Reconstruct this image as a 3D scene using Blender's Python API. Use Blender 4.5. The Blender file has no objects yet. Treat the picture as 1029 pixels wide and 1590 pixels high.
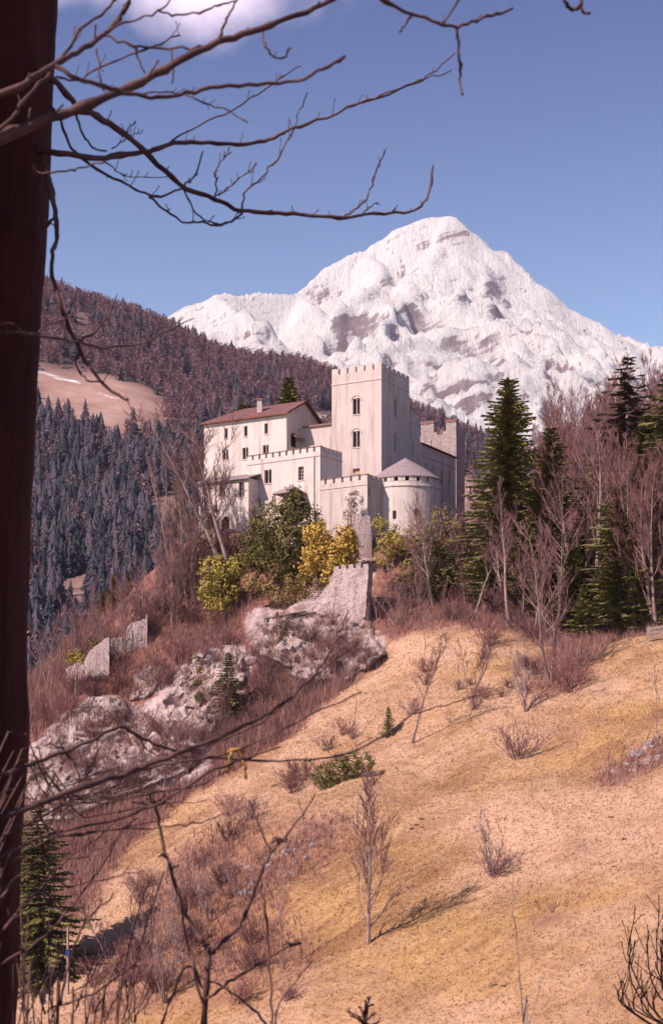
import bpy, math, random
import numpy as np
from mathutils import Vector, Matrix, noise as MN

# ------------------------------------------------------------------ camera, sky, sun, exposure
F, HOR, CX, W, H = 2208.0, 1150.0, 514.5, 1029.0, 1590.0     # focal length, eye level and centre of the photograph, in its pixels
SC = bpy.context.scene
COL = SC.collection
cam = bpy.data.cameras.new('camera'); camo = bpy.data.objects.new('camera', cam); COL.objects.link(camo)
camo.rotation_euler = (math.radians(90), 0, 0)
cam.sensor_fit = 'VERTICAL'; cam.sensor_height = 36.0; cam.lens = 50.0
cam.shift_y = (HOR - H / 2) / H
cam.clip_start = 0.1; cam.clip_end = 30000
cam.dof.use_dof = True; cam.dof.focus_distance = 60.0; cam.dof.aperture_fstop = 11.0
SC.camera = camo

SUN_EL = math.radians(40)
SUN_AZ = Vector((-0.80, -0.60, 0)).normalized()
to_sun = Vector((SUN_AZ.x * math.cos(SUN_EL), SUN_AZ.y * math.cos(SUN_EL), math.sin(SUN_EL)))
world = bpy.data.worlds.new('World'); SC.world = world; world.use_nodes = True
wn, wl = world.node_tree.nodes, world.node_tree.links
wn.clear()
wout = wn.new('ShaderNodeOutputWorld'); wbg = wn.new('ShaderNodeBackground'); wbg.inputs['Strength'].default_value = 0.108
sky = wn.new('ShaderNodeTexSky'); sky.sky_type = 'NISHITA'; sky.sun_disc = False
sky.sun_elevation = SUN_EL; sky.sun_rotation = math.atan2(SUN_AZ.x, SUN_AZ.y) % (2 * math.pi)
sky.altitude = 2200; sky.air_density = 1.0; sky.dust_density = 1.3; sky.ozone_density = 3.5
wt = wn.new('ShaderNodeMix'); wt.data_type = 'RGBA'; wt.blend_type = 'MULTIPLY'; wt.inputs['Factor'].default_value = 1
# the cast of the old slide film: paler and warmer towards the horizon, deeper blue overhead, all the way round
wg = wn.new('ShaderNodeTexCoord'); wsep = wn.new('ShaderNodeSeparateXYZ'); wl.new(wg.outputs['Generated'], wsep.inputs[0])
wrp = wn.new('ShaderNodeMapRange'); wrp.interpolation_type = 'SMOOTHSTEP'; wrp.inputs['From Min'].default_value = 0.12; wrp.inputs['From Max'].default_value = .56; wl.new(wsep.outputs['Z'], wrp.inputs['Value'])
wcr = wn.new('ShaderNodeMix'); wcr.data_type = 'RGBA'; wcr.inputs['A'].default_value = (1.72, 1.50, 1.28, 1); wcr.inputs['B'].default_value = (.52, .52, .76, 1)
wl.new(wrp.outputs['Result'], wcr.inputs['Factor']); wl.new(wcr.outputs['Result'], wt.inputs['B'])
wl.new(sky.outputs['Color'], wt.inputs['A'])
# fair-weather clouds, by direction
wtc = wn.new('ShaderNodeTexCoord')
wsub = wn.new('ShaderNodeVectorMath'); wsub.operation = 'SUBTRACT'
cdir = Vector(((300 - CX) / F, 1, (HOR + 28) / F)).normalized()
wsub.inputs[1].default_value = cdir
wl.new(wtc.outputs['Generated'], wsub.inputs[0])
wno = wn.new('ShaderNodeTexNoise'); wno.inputs['Scale'].default_value = 13; wno.inputs['Detail'].default_value = 5
wl.new(wtc.outputs['Generated'], wno.inputs['Vector'])
wsc = wn.new('ShaderNodeVectorMath'); wsc.operation = 'MULTIPLY'; wsc.inputs[1].default_value = (9, 9, 32)
wl.new(wsub.outputs['Vector'], wsc.inputs[0])
wlen = wn.new('ShaderNodeVectorMath'); wlen.operation = 'LENGTH'; wl.new(wsc.outputs['Vector'], wlen.inputs[0])
wadd = wn.new('ShaderNodeMath'); wadd.operation = 'MULTIPLY_ADD'; wadd.inputs[1].default_value = 1.9; 
wl.new(wno.outputs['Fac'], wadd.inputs[0]); wl.new(wlen.outputs['Value'], wadd.inputs[2])
wmr = wn.new('ShaderNodeMapRange'); wmr.interpolation_type = 'SMOOTHSTEP'
wmr.inputs['From Min'].default_value = 2.0; wmr.inputs['From Max'].default_value = 1.05
wl.new(wadd.outputs[0], wmr.inputs['Value'])
wmx = wn.new('ShaderNodeMix'); wmx.data_type = 'RGBA'; wmx.inputs['B'].default_value = (8.2, 6.6, 8.0, 1)
wl.new(wmr.outputs['Result'], wmx.inputs['Factor']); wl.new(wt.outputs['Result'], wmx.inputs['A'])
wl.new(wmx.outputs['Result'], wbg.inputs['Color']); wl.new(wbg.outputs[0], wout.inputs['Surface'])

sl = bpy.data.lights.new('sun', 'SUN'); sl.energy = 5.0; sl.angle = math.radians(0.53); sl.color = (1.0, 0.85, 0.74)
so = bpy.data.objects.new('sun', sl); COL.objects.link(so)
so.rotation_euler = to_sun.to_track_quat('Z', 'Y').to_euler(); so.location = (-30, -30, 60)
SC.view_settings.view_transform = 'Standard'; SC.view_settings.look = 'None'
SC.view_settings.exposure = 0.58; SC.view_settings.gamma = 1.0; SC.view_settings.use_curve_mapping = False
SC.render.engine = 'CYCLES'
SC.cycles.max_bounces = 5; SC.cycles.diffuse_bounces = 4; SC.cycles.transparent_max_bounces = 6; SC.cycles.volume_bounces = 0

# ------------------------------------------------------------------ helpers
def P(px, py, D):
    return np.array(((px - CX) / F * D, D, (HOR - py) / F * D))

class MB:
    """collects faces; build() links them as ONE mesh object"""
    def __init__(s): s.v = []; s.f = []; s.n = 0; s.t = []
    def add(s, verts, faces):
        o = s.n; s.v.extend([tuple(p) for p in verts]); s.n += len(verts)
        s.f.extend([tuple(i + o for i in f) for f in faces])
    def box(s, c, hx, hy, hz):
        x, y, z = c
        s.add([(x + i * hx, y + j * hy, z + k * hz) for k in (-1, 1) for j in (-1, 1) for i in (-1, 1)],
              [(0, 2, 3, 1), (4, 5, 7, 6), (0, 1, 5, 4), (2, 6, 7, 3), (0, 4, 6, 2), (1, 3, 7, 5)])
    def tube(s, pts, rad, n=5, cap=True):
        pts = np.asarray(pts, float); m = len(pts)
        d = np.gradient(pts, axis=0); d /= np.linalg.norm(d, axis=1)[:, None] + 1e-9
        ref = np.array((0.31, 0.17, 0.93)) if abs(d[0][2]) < .8 else np.array((0.93, 0.3, 0.1))
        a = np.cross(d, ref); a /= np.linalg.norm(a, axis=1)[:, None] + 1e-9
        b = np.cross(d, a)
        ang = np.arange(n) * 2 * math.pi / n
        ring = (a[:, None, :] * np.cos(ang)[None, :, None] + b[:, None, :] * np.sin(ang)[None, :, None]) * np.asarray(rad, float)[:, None, None] + pts[:, None, :]
        fs = [(i * n + j, i * n + (j + 1) % n, (i + 1) * n + (j + 1) % n, (i + 1) * n + j) for i in range(m - 1) for j in range(n)]
        if cap: fs.append(tuple((m - 1) * n + j for j in range(n)))
        s.add(ring.reshape(-1, 3), fs)
    def build(s, name, mat, parent=None, smooth=False, loc=None):
        me = bpy.data.meshes.new(name)
        v = np.array(s.v, float).reshape(-1, 3)
        if parent is not None and loc is None: v = v - np.array(root_loc(parent))
        if loc is not None: v = v - np.array(loc)
        me.from_pydata(v.tolist(), [], s.f); me.materials.append(mat)
        if smooth: me.polygons.foreach_set('use_smooth', [True] * len(me.polygons))
        me.update()
        o = bpy.data.objects.new(name, me); COL.objects.link(o)
        if parent is not None: o.parent = parent
        elif loc is not None: o.location = loc
        return o

def root_loc(o):
    p = np.zeros(3)
    while o is not None:
        p = p + np.array(o.location); o = o.parent
    return p

def tag(o, label, cat, group=None):
    o['label'] = label; o['category'] = cat
    if group: o['group'] = group
    return o
def structure(o): o['kind'] = 'structure'; return o
def stuff(o, label, cat): o['kind'] = 'stuff'; o['label'] = label; o['category'] = cat; return o
def thing(name, label, cat, loc, group=None):
    o = bpy.data.objects.new(name, None); COL.objects.link(o); o.location = loc; o.empty_display_size = .2
    return tag(o, label, cat, group)
def mesh_np(name, verts, faces, mat):
    """fast mesh from arrays of equal-sized faces"""
    me = bpy.data.meshes.new(name); k = faces.shape[1]
    me.vertices.add(len(verts)); me.vertices.foreach_set('co', np.ascontiguousarray(verts, np.float32).ravel())
    me.loops.add(faces.size); me.loops.foreach_set('vertex_index', np.ascontiguousarray(faces, np.int32).ravel())
    me.polygons.add(len(faces)); me.polygons.foreach_set('loop_start', np.arange(0, faces.size, k, dtype=np.int32))
    me.polygons.foreach_set('loop_total', np.full(len(faces), k, np.int32))
    me.materials.append(mat); me.update(calc_edges=True); me.validate()
    return me
def link(name, me, parent=None, loc=(0, 0, 0), rot=0, scale=None):
    o = bpy.data.objects.new(name, me); COL.objects.link(o); o.parent = parent
    o.location = loc; o.rotation_euler = (0, 0, rot)
    if scale is not None: o.scale = (scale,) * 3 if not hasattr(scale, '__len__') else scale
    return o
def copy_tree(o, parent=None):
    c = o.copy(); COL.objects.link(c); c.parent = parent
    for ch in list(o.children): copy_tree(ch, c)
    return c

# ------------------------------------------------------------------ materials
class NT:
    def __init__(s, name):
        s.m = bpy.data.materials.new(name); s.m.use_nodes = True; s.t = s.m.node_tree
        s.b = s.t.nodes['Principled BSDF']; s.b.inputs['Roughness'].default_value = .9
        s.b.inputs['Specular IOR Level'].default_value = .2
        s.tc = s.n('ShaderNodeTexCoord')
    def n(s, t, **kw):
        x = s.t.nodes.new(t)
        for k, v in kw.items(): setattr(x, k, v)
        return x
    def l(s, a, b): s.t.links.new(a, b)
    def noise(s, scale, detail=4, rough=.6, vec=None, stretch=None):
        n = s.n('ShaderNodeTexNoise'); n.inputs['Scale'].default_value = scale; n.inputs['Detail'].default_value = detail; n.inputs['Roughness'].default_value = rough
        v = vec or s.tc.outputs['Object']
        if stretch:
            mp = s.n('ShaderNodeMapping'); mp.inputs['Scale'].default_value = stretch; s.l(v, mp.inputs['Vector']); v = mp.outputs['Vector']
        s.l(v, n.inputs['Vector']); return n.outputs['Fac']
    def ramp(s, fac, stops):
        r = s.n('ShaderNodeValToRGB'); e = r.color_ramp.elements
        while len(e) < len(stops): e.new(.5)
        for el, (p, c) in zip(e, stops): el.position = p; el.color = (*c, 1)
        s.l(fac, r.inputs['Fac']); return r.outputs['Color']
    def mix(s, fac, a, b, mode='MIX'):
        x = s.n('ShaderNodeMix', data_type='RGBA', blend_type=mode)
        for k, v in (('Factor', fac), ('A', a), ('B', b)):
            if isinstance(v, (int, float)): x.inputs[k].default_value = v
            elif isinstance(v, tuple): x.inputs[k].default_value = (*v, 1)
            else: s.l(v, x.inputs[k])
        return x.outputs['Result']
    def step(s, v, lo, hi):
        r = s.n('ShaderNodeMapRange', interpolation_type='SMOOTHSTEP'); r.inputs['From Min'].default_value = lo; r.inputs['From Max'].default_value = hi
        s.l(v, r.inputs['Value']); return r.outputs['Result']
    def math(s, op, a, b):
        x = s.n('ShaderNodeMath', operation=op)
        for i, v in enumerate((a, b)):
            if isinstance(v, (int, float)): x.inputs[i].default_value = v
            else: s.l(v, x.inputs[i])
        return x.outputs[0]
    def vary(s, col, amt):
        oi = s.n('ShaderNodeObjectInfo'); hs = s.n('ShaderNodeHueSaturation')
        mr = s.n('ShaderNodeMapRange'); mr.inputs['To Min'].default_value = 1 - amt; mr.inputs['To Max'].default_value = 1 + amt
        s.l(oi.outputs['Random'], mr.inputs['Value']); s.l(mr.outputs['Result'], hs.inputs['Value']); s.l(col, hs.inputs['Color'])
        return hs.outputs['Color']
    def bump(s, h, strength, dist):
        b = s.n('ShaderNodeBump'); b.inputs['Strength'].default_value = strength; b.inputs['Distance'].default_value = dist
        s.l(h, b.inputs['Height']); s.l(b.outputs['Normal'], s.b.inputs['Normal'])
    def out(s, col): s.l(col, s.b.inputs['Base Color']); return s.m

def simple(name, c1, c2, scale=3, vary=0, bump=0, bscale=20, bdist=.05, rough=.9, stretch=None):
    t = NT(name); c = t.ramp(t.noise(scale, stretch=stretch), [(.35, c1), (.65, c2)])
    if vary: c = t.vary(c, vary)
    if bump: t.bump(t.noise(bscale, stretch=stretch), bump, bdist)
    t.b.inputs['Roughness'].default_value = rough
    return t.out(c)

def plaster(name, base, dark, stone=0.0):
    t = NT(name)
    big = t.noise(.35, 5, .65); fine = t.noise(3.5, 6, .7)
    streak = t.noise(1.0, 5, .7, stretch=(1.4, 1.4, .12))
    c = t.mix(t.step(big, .35, .7), base, tuple(b * .86 + d * .14 for b, d in zip(base, dark)))
    c = t.mix(t.math('MULTIPLY', t.step(streak, .46, .70), .7), c, dark)
    c = t.mix(t.math('MULTIPLY', t.step(t.noise(.16, 6, .75), .5, .62), .35), c, tuple(b * .5 + d * .5 for b, d in zip(base, dark)))
    c = t.mix(t.math('MULTIPLY', t.step(fine, .55, .8), .25 + stone * .5), c, dark)
    if stone:
        vo = t.n('ShaderNodeTexVoronoi', feature='DISTANCE_TO_EDGE'); vo.inputs['Scale'].default_value = 3.6
        mp = t.n('ShaderNodeMapping'); mp.inputs['Scale'].default_value = (1, 1, 1.9); t.l(t.tc.outputs['Object'], mp.inputs['Vector']); t.l(mp.outputs['Vector'], vo.inputs['Vector'])
        vc = t.n('ShaderNodeTexVoronoi'); vc.inputs['Scale'].default_value = 3.6; t.l(mp.outputs['Vector'], vc.inputs['Vector'])
        sp = t.n('ShaderNodeSeparateColor'); t.l(vc.outputs['Color'], sp.inputs['Color'])
        c = t.mix(t.math('MULTIPLY', sp.outputs[0], .35), c, dark)
        e = t.step(vo.outputs['Distance'], 0, .08)
        c = t.mix(t.math('MULTIPLY', t.math('SUBTRACT', 1.0, e), .5), c, dark)
        t.bump(t.math('ADD', e, t.math('MULTIPLY', fine, .7)), .9, .12)
    else:
        t.bump(t.math('ADD', fine, big), .5, .06)
    return t.out(c)

M = {}
M['plaster'] = plaster('lime_plaster', (.49, .40, .385), (.25, .18, .17))
M['plaster_white'] = plaster('white_plaster', (.57, .47, .45), (.31, .225, .215))
M['stone'] = plaster('rubble_stone', (.54, .41, .41), (.30, .20, .20), 1.0)
M['trim'] = simple('stone_trim', (.42, .32, .32), (.52, .42, .41), 4, bump=.3, bscale=12)
M['coping'] = simple('dark_coping', (.17, .085, .08), (.26, .15, .14), 5)
M['roof_red'] = simple('red_roof', (.12, .052, .052), (.20, .095, .095), 2.2, bump=.6, bscale=7, bdist=.08, stretch=(1, 1, 3))
M['shingle'] = simple('grey_shingle', (.20, .145, .16), (.31, .235, .25), 3.5, bump=.7, bscale=9, bdist=.06)
M['fascia'] = simple('eaves_board', (.14, .05, .04), (.2, .08, .06), 4)
M['dark_glass'] = simple('window_glass', (.018, .012, .016), (.035, .025, .03), 2, rough=.25)
M['void'] = simple('dark_doorway', (.03, .018, .018), (.05, .03, .03), 2)
M['shutter'] = simple('orange_shutter', (.5, .24, .07), (.6, .3, .1), 6)
M['wood'] = simple('weathered_wood', (.26, .18, .16), (.40, .30, .27), 4, bump=.4, stretch=(6, 6, 1))
M['bark_near'] = simple('dark_bark', (.026, .005, .0035), (.056, .0115, .008), 9, bump=.9, bscale=22, bdist=.02, stretch=(1, 1, .35), rough=1)
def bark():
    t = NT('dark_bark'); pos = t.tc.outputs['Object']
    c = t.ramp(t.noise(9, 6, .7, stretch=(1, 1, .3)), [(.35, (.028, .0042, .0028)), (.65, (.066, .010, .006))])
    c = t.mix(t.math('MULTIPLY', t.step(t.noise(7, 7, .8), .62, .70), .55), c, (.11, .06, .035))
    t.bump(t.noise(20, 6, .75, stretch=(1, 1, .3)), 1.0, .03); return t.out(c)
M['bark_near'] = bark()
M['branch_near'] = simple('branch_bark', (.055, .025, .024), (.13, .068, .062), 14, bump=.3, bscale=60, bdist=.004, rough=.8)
M['moss'] = simple('lichen', (.16, .12, .05), (.3, .24, .11), 30)
M['bare'] = simple('bare_bark', (.16, .10, .098), (.30, .20, .185), 1.2, vary=.25)
M['twig'] = simple('bare_twigs', (.125, .058, .066), (.215, .108, .112), .8, vary=.3)
M['twig_red'] = simple('reddish_twigs', (.14, .056, .06), (.225, .10, .098), .8, vary=.3)
M['twig_pale'] = simple('pale_twigs', (.22, .135, .135), (.32, .21, .20), .8, vary=.2)
M['spruce'] = simple('spruce_needles', (.075, .072, .022), (.22, .185, .058), .9, vary=.2)
M['spruce_pale'] = simple('sparse_spruce', (.05, .035, .028), (.11, .075, .05), .9, vary=.2)
M['golden'] = simple('golden_needles', (.15, .07, .022), (.28, .135, .04), 1.2, vary=.2)
M['leaf_green'] = simple('evergreen_leaves', (.07, .062, .022), (.20, .155, .055), .7, vary=.1)
M['leaf_yellow'] = simple('yellow_leaves', (.32, .195, .045), (.54, .345, .09), .9, vary=.1)
M['leaf_lime'] = simple('yellow_green_leaves', (.20, .15, .035), (.40, .29, .075), .9, vary=.15)
M['leaf_mix'] = simple('olive_leaves', (.17, .11, .045), (.34, .23, .09), .9, vary=.15)
M['leaf_brown'] = simple('withered_leaves', (.12, .06, .045), (.24, .135, .10), .9)
M['soil'] = simple('bare_soil', (.06, .03, .022), (.12, .065, .05), 3)
M['boulder'] = simple('pale_rock', (.27, .195, .20), (.47, .36, .36), 1.2, bump=.8, bscale=4, bdist=.2)
M['far_spruce'] = None
M['blue'] = simple('blue_paint', (.03, .05, .2), (.04, .07, .26), 3)
M['metal'] = simple('grey_metal', (.25, .2, .2), (.35, .3, .3), 3, rough=.5)

def ground_mat():
    t = NT('hillside_ground')
    at = t.n('ShaderNodeAttribute', attribute_name='cover'); sp = t.n('ShaderNodeSeparateColor'); t.l(at.outputs['Color'], sp.inputs['Color'])
    g1 = t.noise(.06, 5, .6); g2 = t.noise(.9, 6, .75); g3 = t.noise(6, 4, .7); terr = t.noise(.55, 5, .7, stretch=(.5, .5, 3.5))
    mr = t.n('ShaderNodeMapping'); mr.inputs['Rotation'].default_value = (0, 0, -.75); t.l(t.tc.outputs['Object'], mr.inputs['Vector'])
    st1 = t.noise(.22, 5, .7, vec=mr.outputs['Vector'], stretch=(.22, 1.3, .6)); st2 = t.noise(.7, 5, .7, vec=mr.outputs['Vector'], stretch=(.3, 1.5, .8))
    grass = t.ramp(g2, [(.2, (.25, .125, .052)), (.45, (.365, .20, .088)), (.62, (.42, .245, .118)), (.8, (.475, .30, .17))])
    grass = t.mix(t.math('MULTIPLY', t.step(st1, .46, .60), .85), grass, (.225, .105, .052))
    grass = t.mix(t.math('MULTIPLY', t.step(st2, .54, .7), .5), grass, (.50, .33, .21))
    grass = t.mix(t.math('MULTIPLY', t.step(g1, .38, .58), .85), grass, (.45, .275, .20))
    grass = t.mix(t.math('MULTIPLY', t.step(t.noise(.13, 5, .7), .5, .66), .65), grass, (.29, .15, .10))
    grass = t.mix(t.math('MULTIPLY', t.step(terr, .54, .72), .6), grass, (.30, .14, .085))
    grass = t.mix(t.math('MULTIPLY', t.step(g3, .55, .8), .2), grass, (.22, .105, .05))
    litter = t.ramp(t.noise(1.2, 6, .75), [(.3, (.10, .036, .033)), (.5, (.20, .082, .068)), (.75, (.31, .15, .115))])
    rk = t.noise(.35, 7, .7); crack = t.noise(1.3, 6, .75, stretch=(1, 1, .5))
    rock = t.ramp(rk, [(.3, (.25, .165, .17)), (.5, (.40, .295, .30)), (.72, (.52, .40, .40))])
    rock = t.mix(t.math('MULTIPLY', t.step(crack, .46, .62), .8), rock, (.20, .12, .12))
    c = t.mix(sp.outputs[2], grass, litter)
    edge = t.step(t.math('ADD', sp.outputs[1], t.math('MULTIPLY', t.math('SUBTRACT', t.noise(.5, 5, .7), .5), .9)), .38, .6)
    c = t.mix(edge, c, rock)
    t.bump(t.math('ADD', t.math('ADD', g2, t.math('MULTIPLY', g3, .5)), t.math('MULTIPLY', crack, sp.outputs[1])), .5, .18)
    return t.out(c)
M['ground'] = ground_mat()

def tint_mat(name, dark, light):
    t = NT(name); at = t.n('ShaderNodeAttribute', attribute_name='tint')
    c = t.ramp(at.outputs['Fac'], [(0, dark), (1, light)])
    return t.out(c)

def hillside_mat():
    t = NT('far_hillside'); at = t.n('ShaderNodeAttribute', attribute_name='cover'); sp = t.n('ShaderNodeSeparateColor'); t.l(at.outputs['Color'], sp.inputs['Color'])
    wood = t.ramp(t.noise(.02, 5, .7), [(.35, (.05, .03, .034)), (.65, (.12, .07, .07))])
    field = t.ramp(t.noise(.012, 5, .7), [(.3, (.20, .11, .09)), (.5, (.36, .21, .175)), (.65, (.47, .30, .25))])
    sn = t.step(t.math('ADD', t.math('MULTIPLY', t.noise(.05, 6, .8, stretch=(.6, 1.5, 1.5)), 1.1), t.math('MULTIPLY', sp.outputs[1], .5)), .98, 1.14)
    field = t.mix(sn, field, (.80, .74, .74))
    return t.out(t.mix(sp.outputs[0], wood, field))
M['hillside'] = hillside_mat()

def mountain_mat():
    t = NT('snowy_mountain')
    geo = t.n('ShaderNodeNewGeometry'); sn = t.n('ShaderNodeSeparateXYZ'); t.l(geo.outputs['Normal'], sn.inputs[0])
    spz = t.n('ShaderNodeSeparateXYZ'); t.l(geo.outputs['Position'], spz.inputs[0])
    pos = geo.outputs['Position']
    n1 = t.noise(.010, 9, .78, vec=pos, stretch=(2.6, .6, .6)); n2 = t.noise(.02, 6, .7, vec=pos)
    mrot = t.n('ShaderNodeMapping'); mrot.inputs['Rotation'].default_value = (0, .5, 0); t.l(pos, mrot.inputs['Vector'])
    strata = t.noise(.010, 9, .76, vec=mrot.outputs['Vector'], stretch=(.3, .45, 2.3))
    big = t.step(t.noise(.0021, 3, .6, vec=pos), .42, .62)
    steep = t.math('ADD', sn.outputs[2], t.math('ADD', t.math('MULTIPLY', t.math('SUBTRACT', n1, .5), t.math('ADD', t.math('MULTIPLY', big, 1.25), .35)), t.math('MULTIPLY', t.math('SUBTRACT', strata, .5), 1.15)))
    alt = t.step(spz.outputs[2], 700, 1150)                      # lower down less snow lies
    thr = t.math('ADD', steep, t.math('MULTIPLY', alt, .17))
    snow = t.step(thr, .55, .67)
    rock = t.ramp(n2, [(.3, (.21, .145, .165)), (.55, (.36, .27, .285)), (.75, (.56, .46, .465))])
    wood = t.ramp(n1, [(.35, (.07, .04, .045)), (.6, (.15, .09, .085)), (.75, (.30, .19, .16))])
    rock = t.mix(t.step(spz.outputs[2], 950, 620), rock, wood)
    t.bump(t.math('ADD', n1, t.math('MULTIPLY', strata, .6)), .9, 45)
    return t.out(t.mix(snow, rock, (.85, .79, .79)))
M['mountain'] = mountain_mat()

# ------------------------------------------------------------------ near terrain
CTRL = []
for a in [(520, 1590, 72), (1029, 1590, 62), (760, 1590, 66), (300, 1590, 78), (120, 1590, 84), (-100, 1590, 90),
          (570, 1465, 82), (765, 1360, 88), (1029, 1350, 80), (400, 1400, 92), (200, 1450, 96), (50, 1450, 100),
          (800, 1175, 108), (640, 1155, 116), (740, 1085, 120), (1029, 1180, 98), (500, 1250, 106), (330, 1300, 108), (230, 1330, 112), (100, 1350, 118),
          (740, 977, 138), (820, 1000, 135), (940, 1003, 132), (1029, 992, 126), (650, 988, 140), (590, 1030, 140), (560, 1050, 140), (480, 1120, 132), (400, 1190, 126), (300, 1240, 124),
          (400, 850, 170), (330, 850, 170), (480, 850, 166), (610, 840, 158), (690, 850, 168), (560, 880, 157), (520, 890, 157), (350, 838, 163.5), (312, 842, 163.5),
          (330, 905, 161), (250, 960, 158), (180, 1000, 158), (100, 1055, 156), (200, 1150, 144), (330, 1100, 142), (330, 1010, 151), (450, 985, 150), (450, 1060, 142), (100, 1200, 136), (40, 1250, 134), (560, 1000, 145), (40, 1100, 150),
          (240, 905, 176), (150, 965, 172), (60, 1055, 168),
          (650, 920, 152), (720, 900, 160), (820, 900, 165), (940, 900, 165), (1029, 880, 165),
          (720, 825, 195), (900, 800, 215), (1029, 770, 215), (1150, 720, 220), (1150, 1000, 120), (1150, 1200, 90)]:
    CTRL.append(P(*a))
for a in [(0, -15, 3), (0, 0, -1.7), (0, 4, -3.6), (0, 10, -7.5), (0, 20, -13), (0, 35, -20), (0, 50, -21), (0, 60, -18), (-20, 35, -22), (-25, 55, -24), (-30, 70, -24), (20, 35, -19), (20, 50, -18),
          (-120, 0, 5), (120, 0, -5), (-120, 60, -35), (-120, 130, -40), (-120, 200, -50), (-70, 235, -45), (-35, 205, -15), (0, 262, 5), (60, 262, 28), (140, 262, 48), (140, 130, 32), (140, 60, 8), (140, -15, -5), (-120, -15, 10), (-15, 200, 24), (8, 200, 25), (-20, 225, 5), (-70, 160, -25)]:
    CTRL.append(np.array(a, float))
CTRL = np.array(CTRL)
def _k(d2): return np.sqrt(d2 + 9.0)
_n = len(CTRL); _A = np.zeros((_n + 3, _n + 3))
_d2 = ((CTRL[:, None, :2] - CTRL[None, :, :2]) ** 2).sum(-1)
_A[:_n, :_n] = _k(_d2); _A[:_n, _n] = 1; _A[:_n, _n + 1:] = CTRL[:, :2]; _A[_n, :_n] = 1; _A[_n + 1:, :_n] = CTRL[:, :2].T
_w = np.linalg.solve(_A, np.concatenate([CTRL[:, 2], np.zeros(3)]))
def rbf(X, Y):
    s = X.shape; x = X.ravel(); y = Y.ravel()
    out = np.full(x.shape, _w[_n]) + _w[_n + 1] * x + _w[_n + 2] * y
    for i in range(_n): out += _w[i] * _k((x - CTRL[i, 0]) ** 2 + (y - CTRL[i, 1]) ** 2)
    return out.reshape(s)
def lines(lo, hi, a, b, fine, coarse):
    return np.concatenate([np.arange(lo, a, coarse), np.arange(a, b, fine), np.arange(b, hi + coarse, coarse)])
GX = lines(-120, 140, -58, 40, .45, 2.0); GY = lines(-15, 262, 112, 176, .42, 1.0)
XX, YY = np.meshgrid(GX, GY); ZZ = rbf(XX, YY)
PXX = CX + F * XX / np.maximum(YY, 1); 
def blob(px, py, D, r): 
    p = P(px, py, D); return np.exp(-(((XX - p[0]) ** 2 + (YY - p[1]) ** 2) / r ** 2) ** 1.5)
# steepness decides where bare rock lies
gy = np.gradient(ZZ, GY, axis=0); gx = np.gradient(ZZ, GX, axis=1); SL = np.sqrt(gx ** 2 + gy ** 2)
ROCK = np.clip((SL - .75) / .5, 0, 1) * (YY > 100) * (XX < 8) * (YY < 178)
PYY = HOR - F * ZZ / np.maximum(YY, 1)
def inpoly(pts, X, Y):
    r = np.zeros(X.shape, bool); n = len(pts)
    for i in range(n):
        x0, y0 = pts[i]; x1, y1 = pts[(i + 1) % n]
        r ^= ((y0 > Y) != (y1 > Y)) & (X < (x1 - x0) * (Y - y0) / (y1 - y0 + 1e-9) + x0)
    return r
def soft(m, k=5):
    m = m.astype(float)
    for _ in range(k):
        m = (m + np.roll(m, 1, 0) + np.roll(m, -1, 0) + np.roll(m, 1, 1) + np.roll(m, -1, 1)) / 5
    return m
vis = (YY > 60) & (YY < 176)
rockpoly = [[(385, 945), (440, 955), (520, 880), (572, 872), (576, 985), (605, 1000), (560, 1060), (470, 1050), (380, 1000)],
            [(250, 1060), (300, 1030), (345, 1000), (385, 1010), (390, 1060), (340, 1140), (330, 1175), (270, 1160), (235, 1100)],
            [(40, 1170), (110, 1100), (150, 1075), (240, 1110), (330, 1160), (330, 1200), (230, 1230), (120, 1260), (40, 1300)]]
rp = np.zeros(XX.shape)
for pl in rockpoly: rp = np.maximum(rp, soft(inpoly(pl, PXX, PYY) & vis, 14))
ROCK = np.clip(ROCK * .30 + rp * 1.0, 0, 1)
SCREE = []
for (px, py, D, r) in [(400, 1370, 95, 3.2), (440, 1340, 98, 3.5), (350, 1330, 104, 3.0), (480, 1310, 100, 2.5), (990, 1175, 99, 2.6), (1020, 1165, 99, 2.8), (960, 1195, 97, 1.8), (850, 1480, 77, 1.0)]:
    SCREE.append((px, py, D, r))
# leaf litter: in the wood, round the cliff, under the left-hand bushes
lit = [[(575, 1000), (600, 1000), (650, 983), (720, 972), (800, 985), (850, 1012), (940, 1003), (1029, 985), (1400, 900), (1400, 600), (560, 600), (575, 880)],
       [(-300, 1000), (60, 1000), (240, 850), (560, 850), (575, 1000), (600, 1030), (500, 1100), (400, 1170), (300, 1235), (220, 1290), (140, 1400), (60, 1500), (-300, 1600)],
       [(120, 1590), (190, 1470), (260, 1330), (330, 1300), (460, 1330), (420, 1400), (500, 1480), (470, 1530), (300, 1540), (180, 1600)],
       [(850, 1010), (940, 1003), (900, 1060), (840, 1085), (815, 1060)]]
LIT = np.zeros(XX.shape)
for k, pl in enumerate(lit):
    LIT = np.maximum(LIT, soft(inpoly(pl, PXX, PYY) & (YY > 60), 8) * (.55 if k == 2 else .8 if k == 3 else 1))
for q_ in SCREE: LIT = np.maximum(LIT, .7 * blob(*q_[:3], q_[3] * 1.15))
LIT = np.maximum(LIT, ((YY < 60) | (YY > 180)) * 1.0)
off = np.zeros(XX.shape + (3,))
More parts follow.
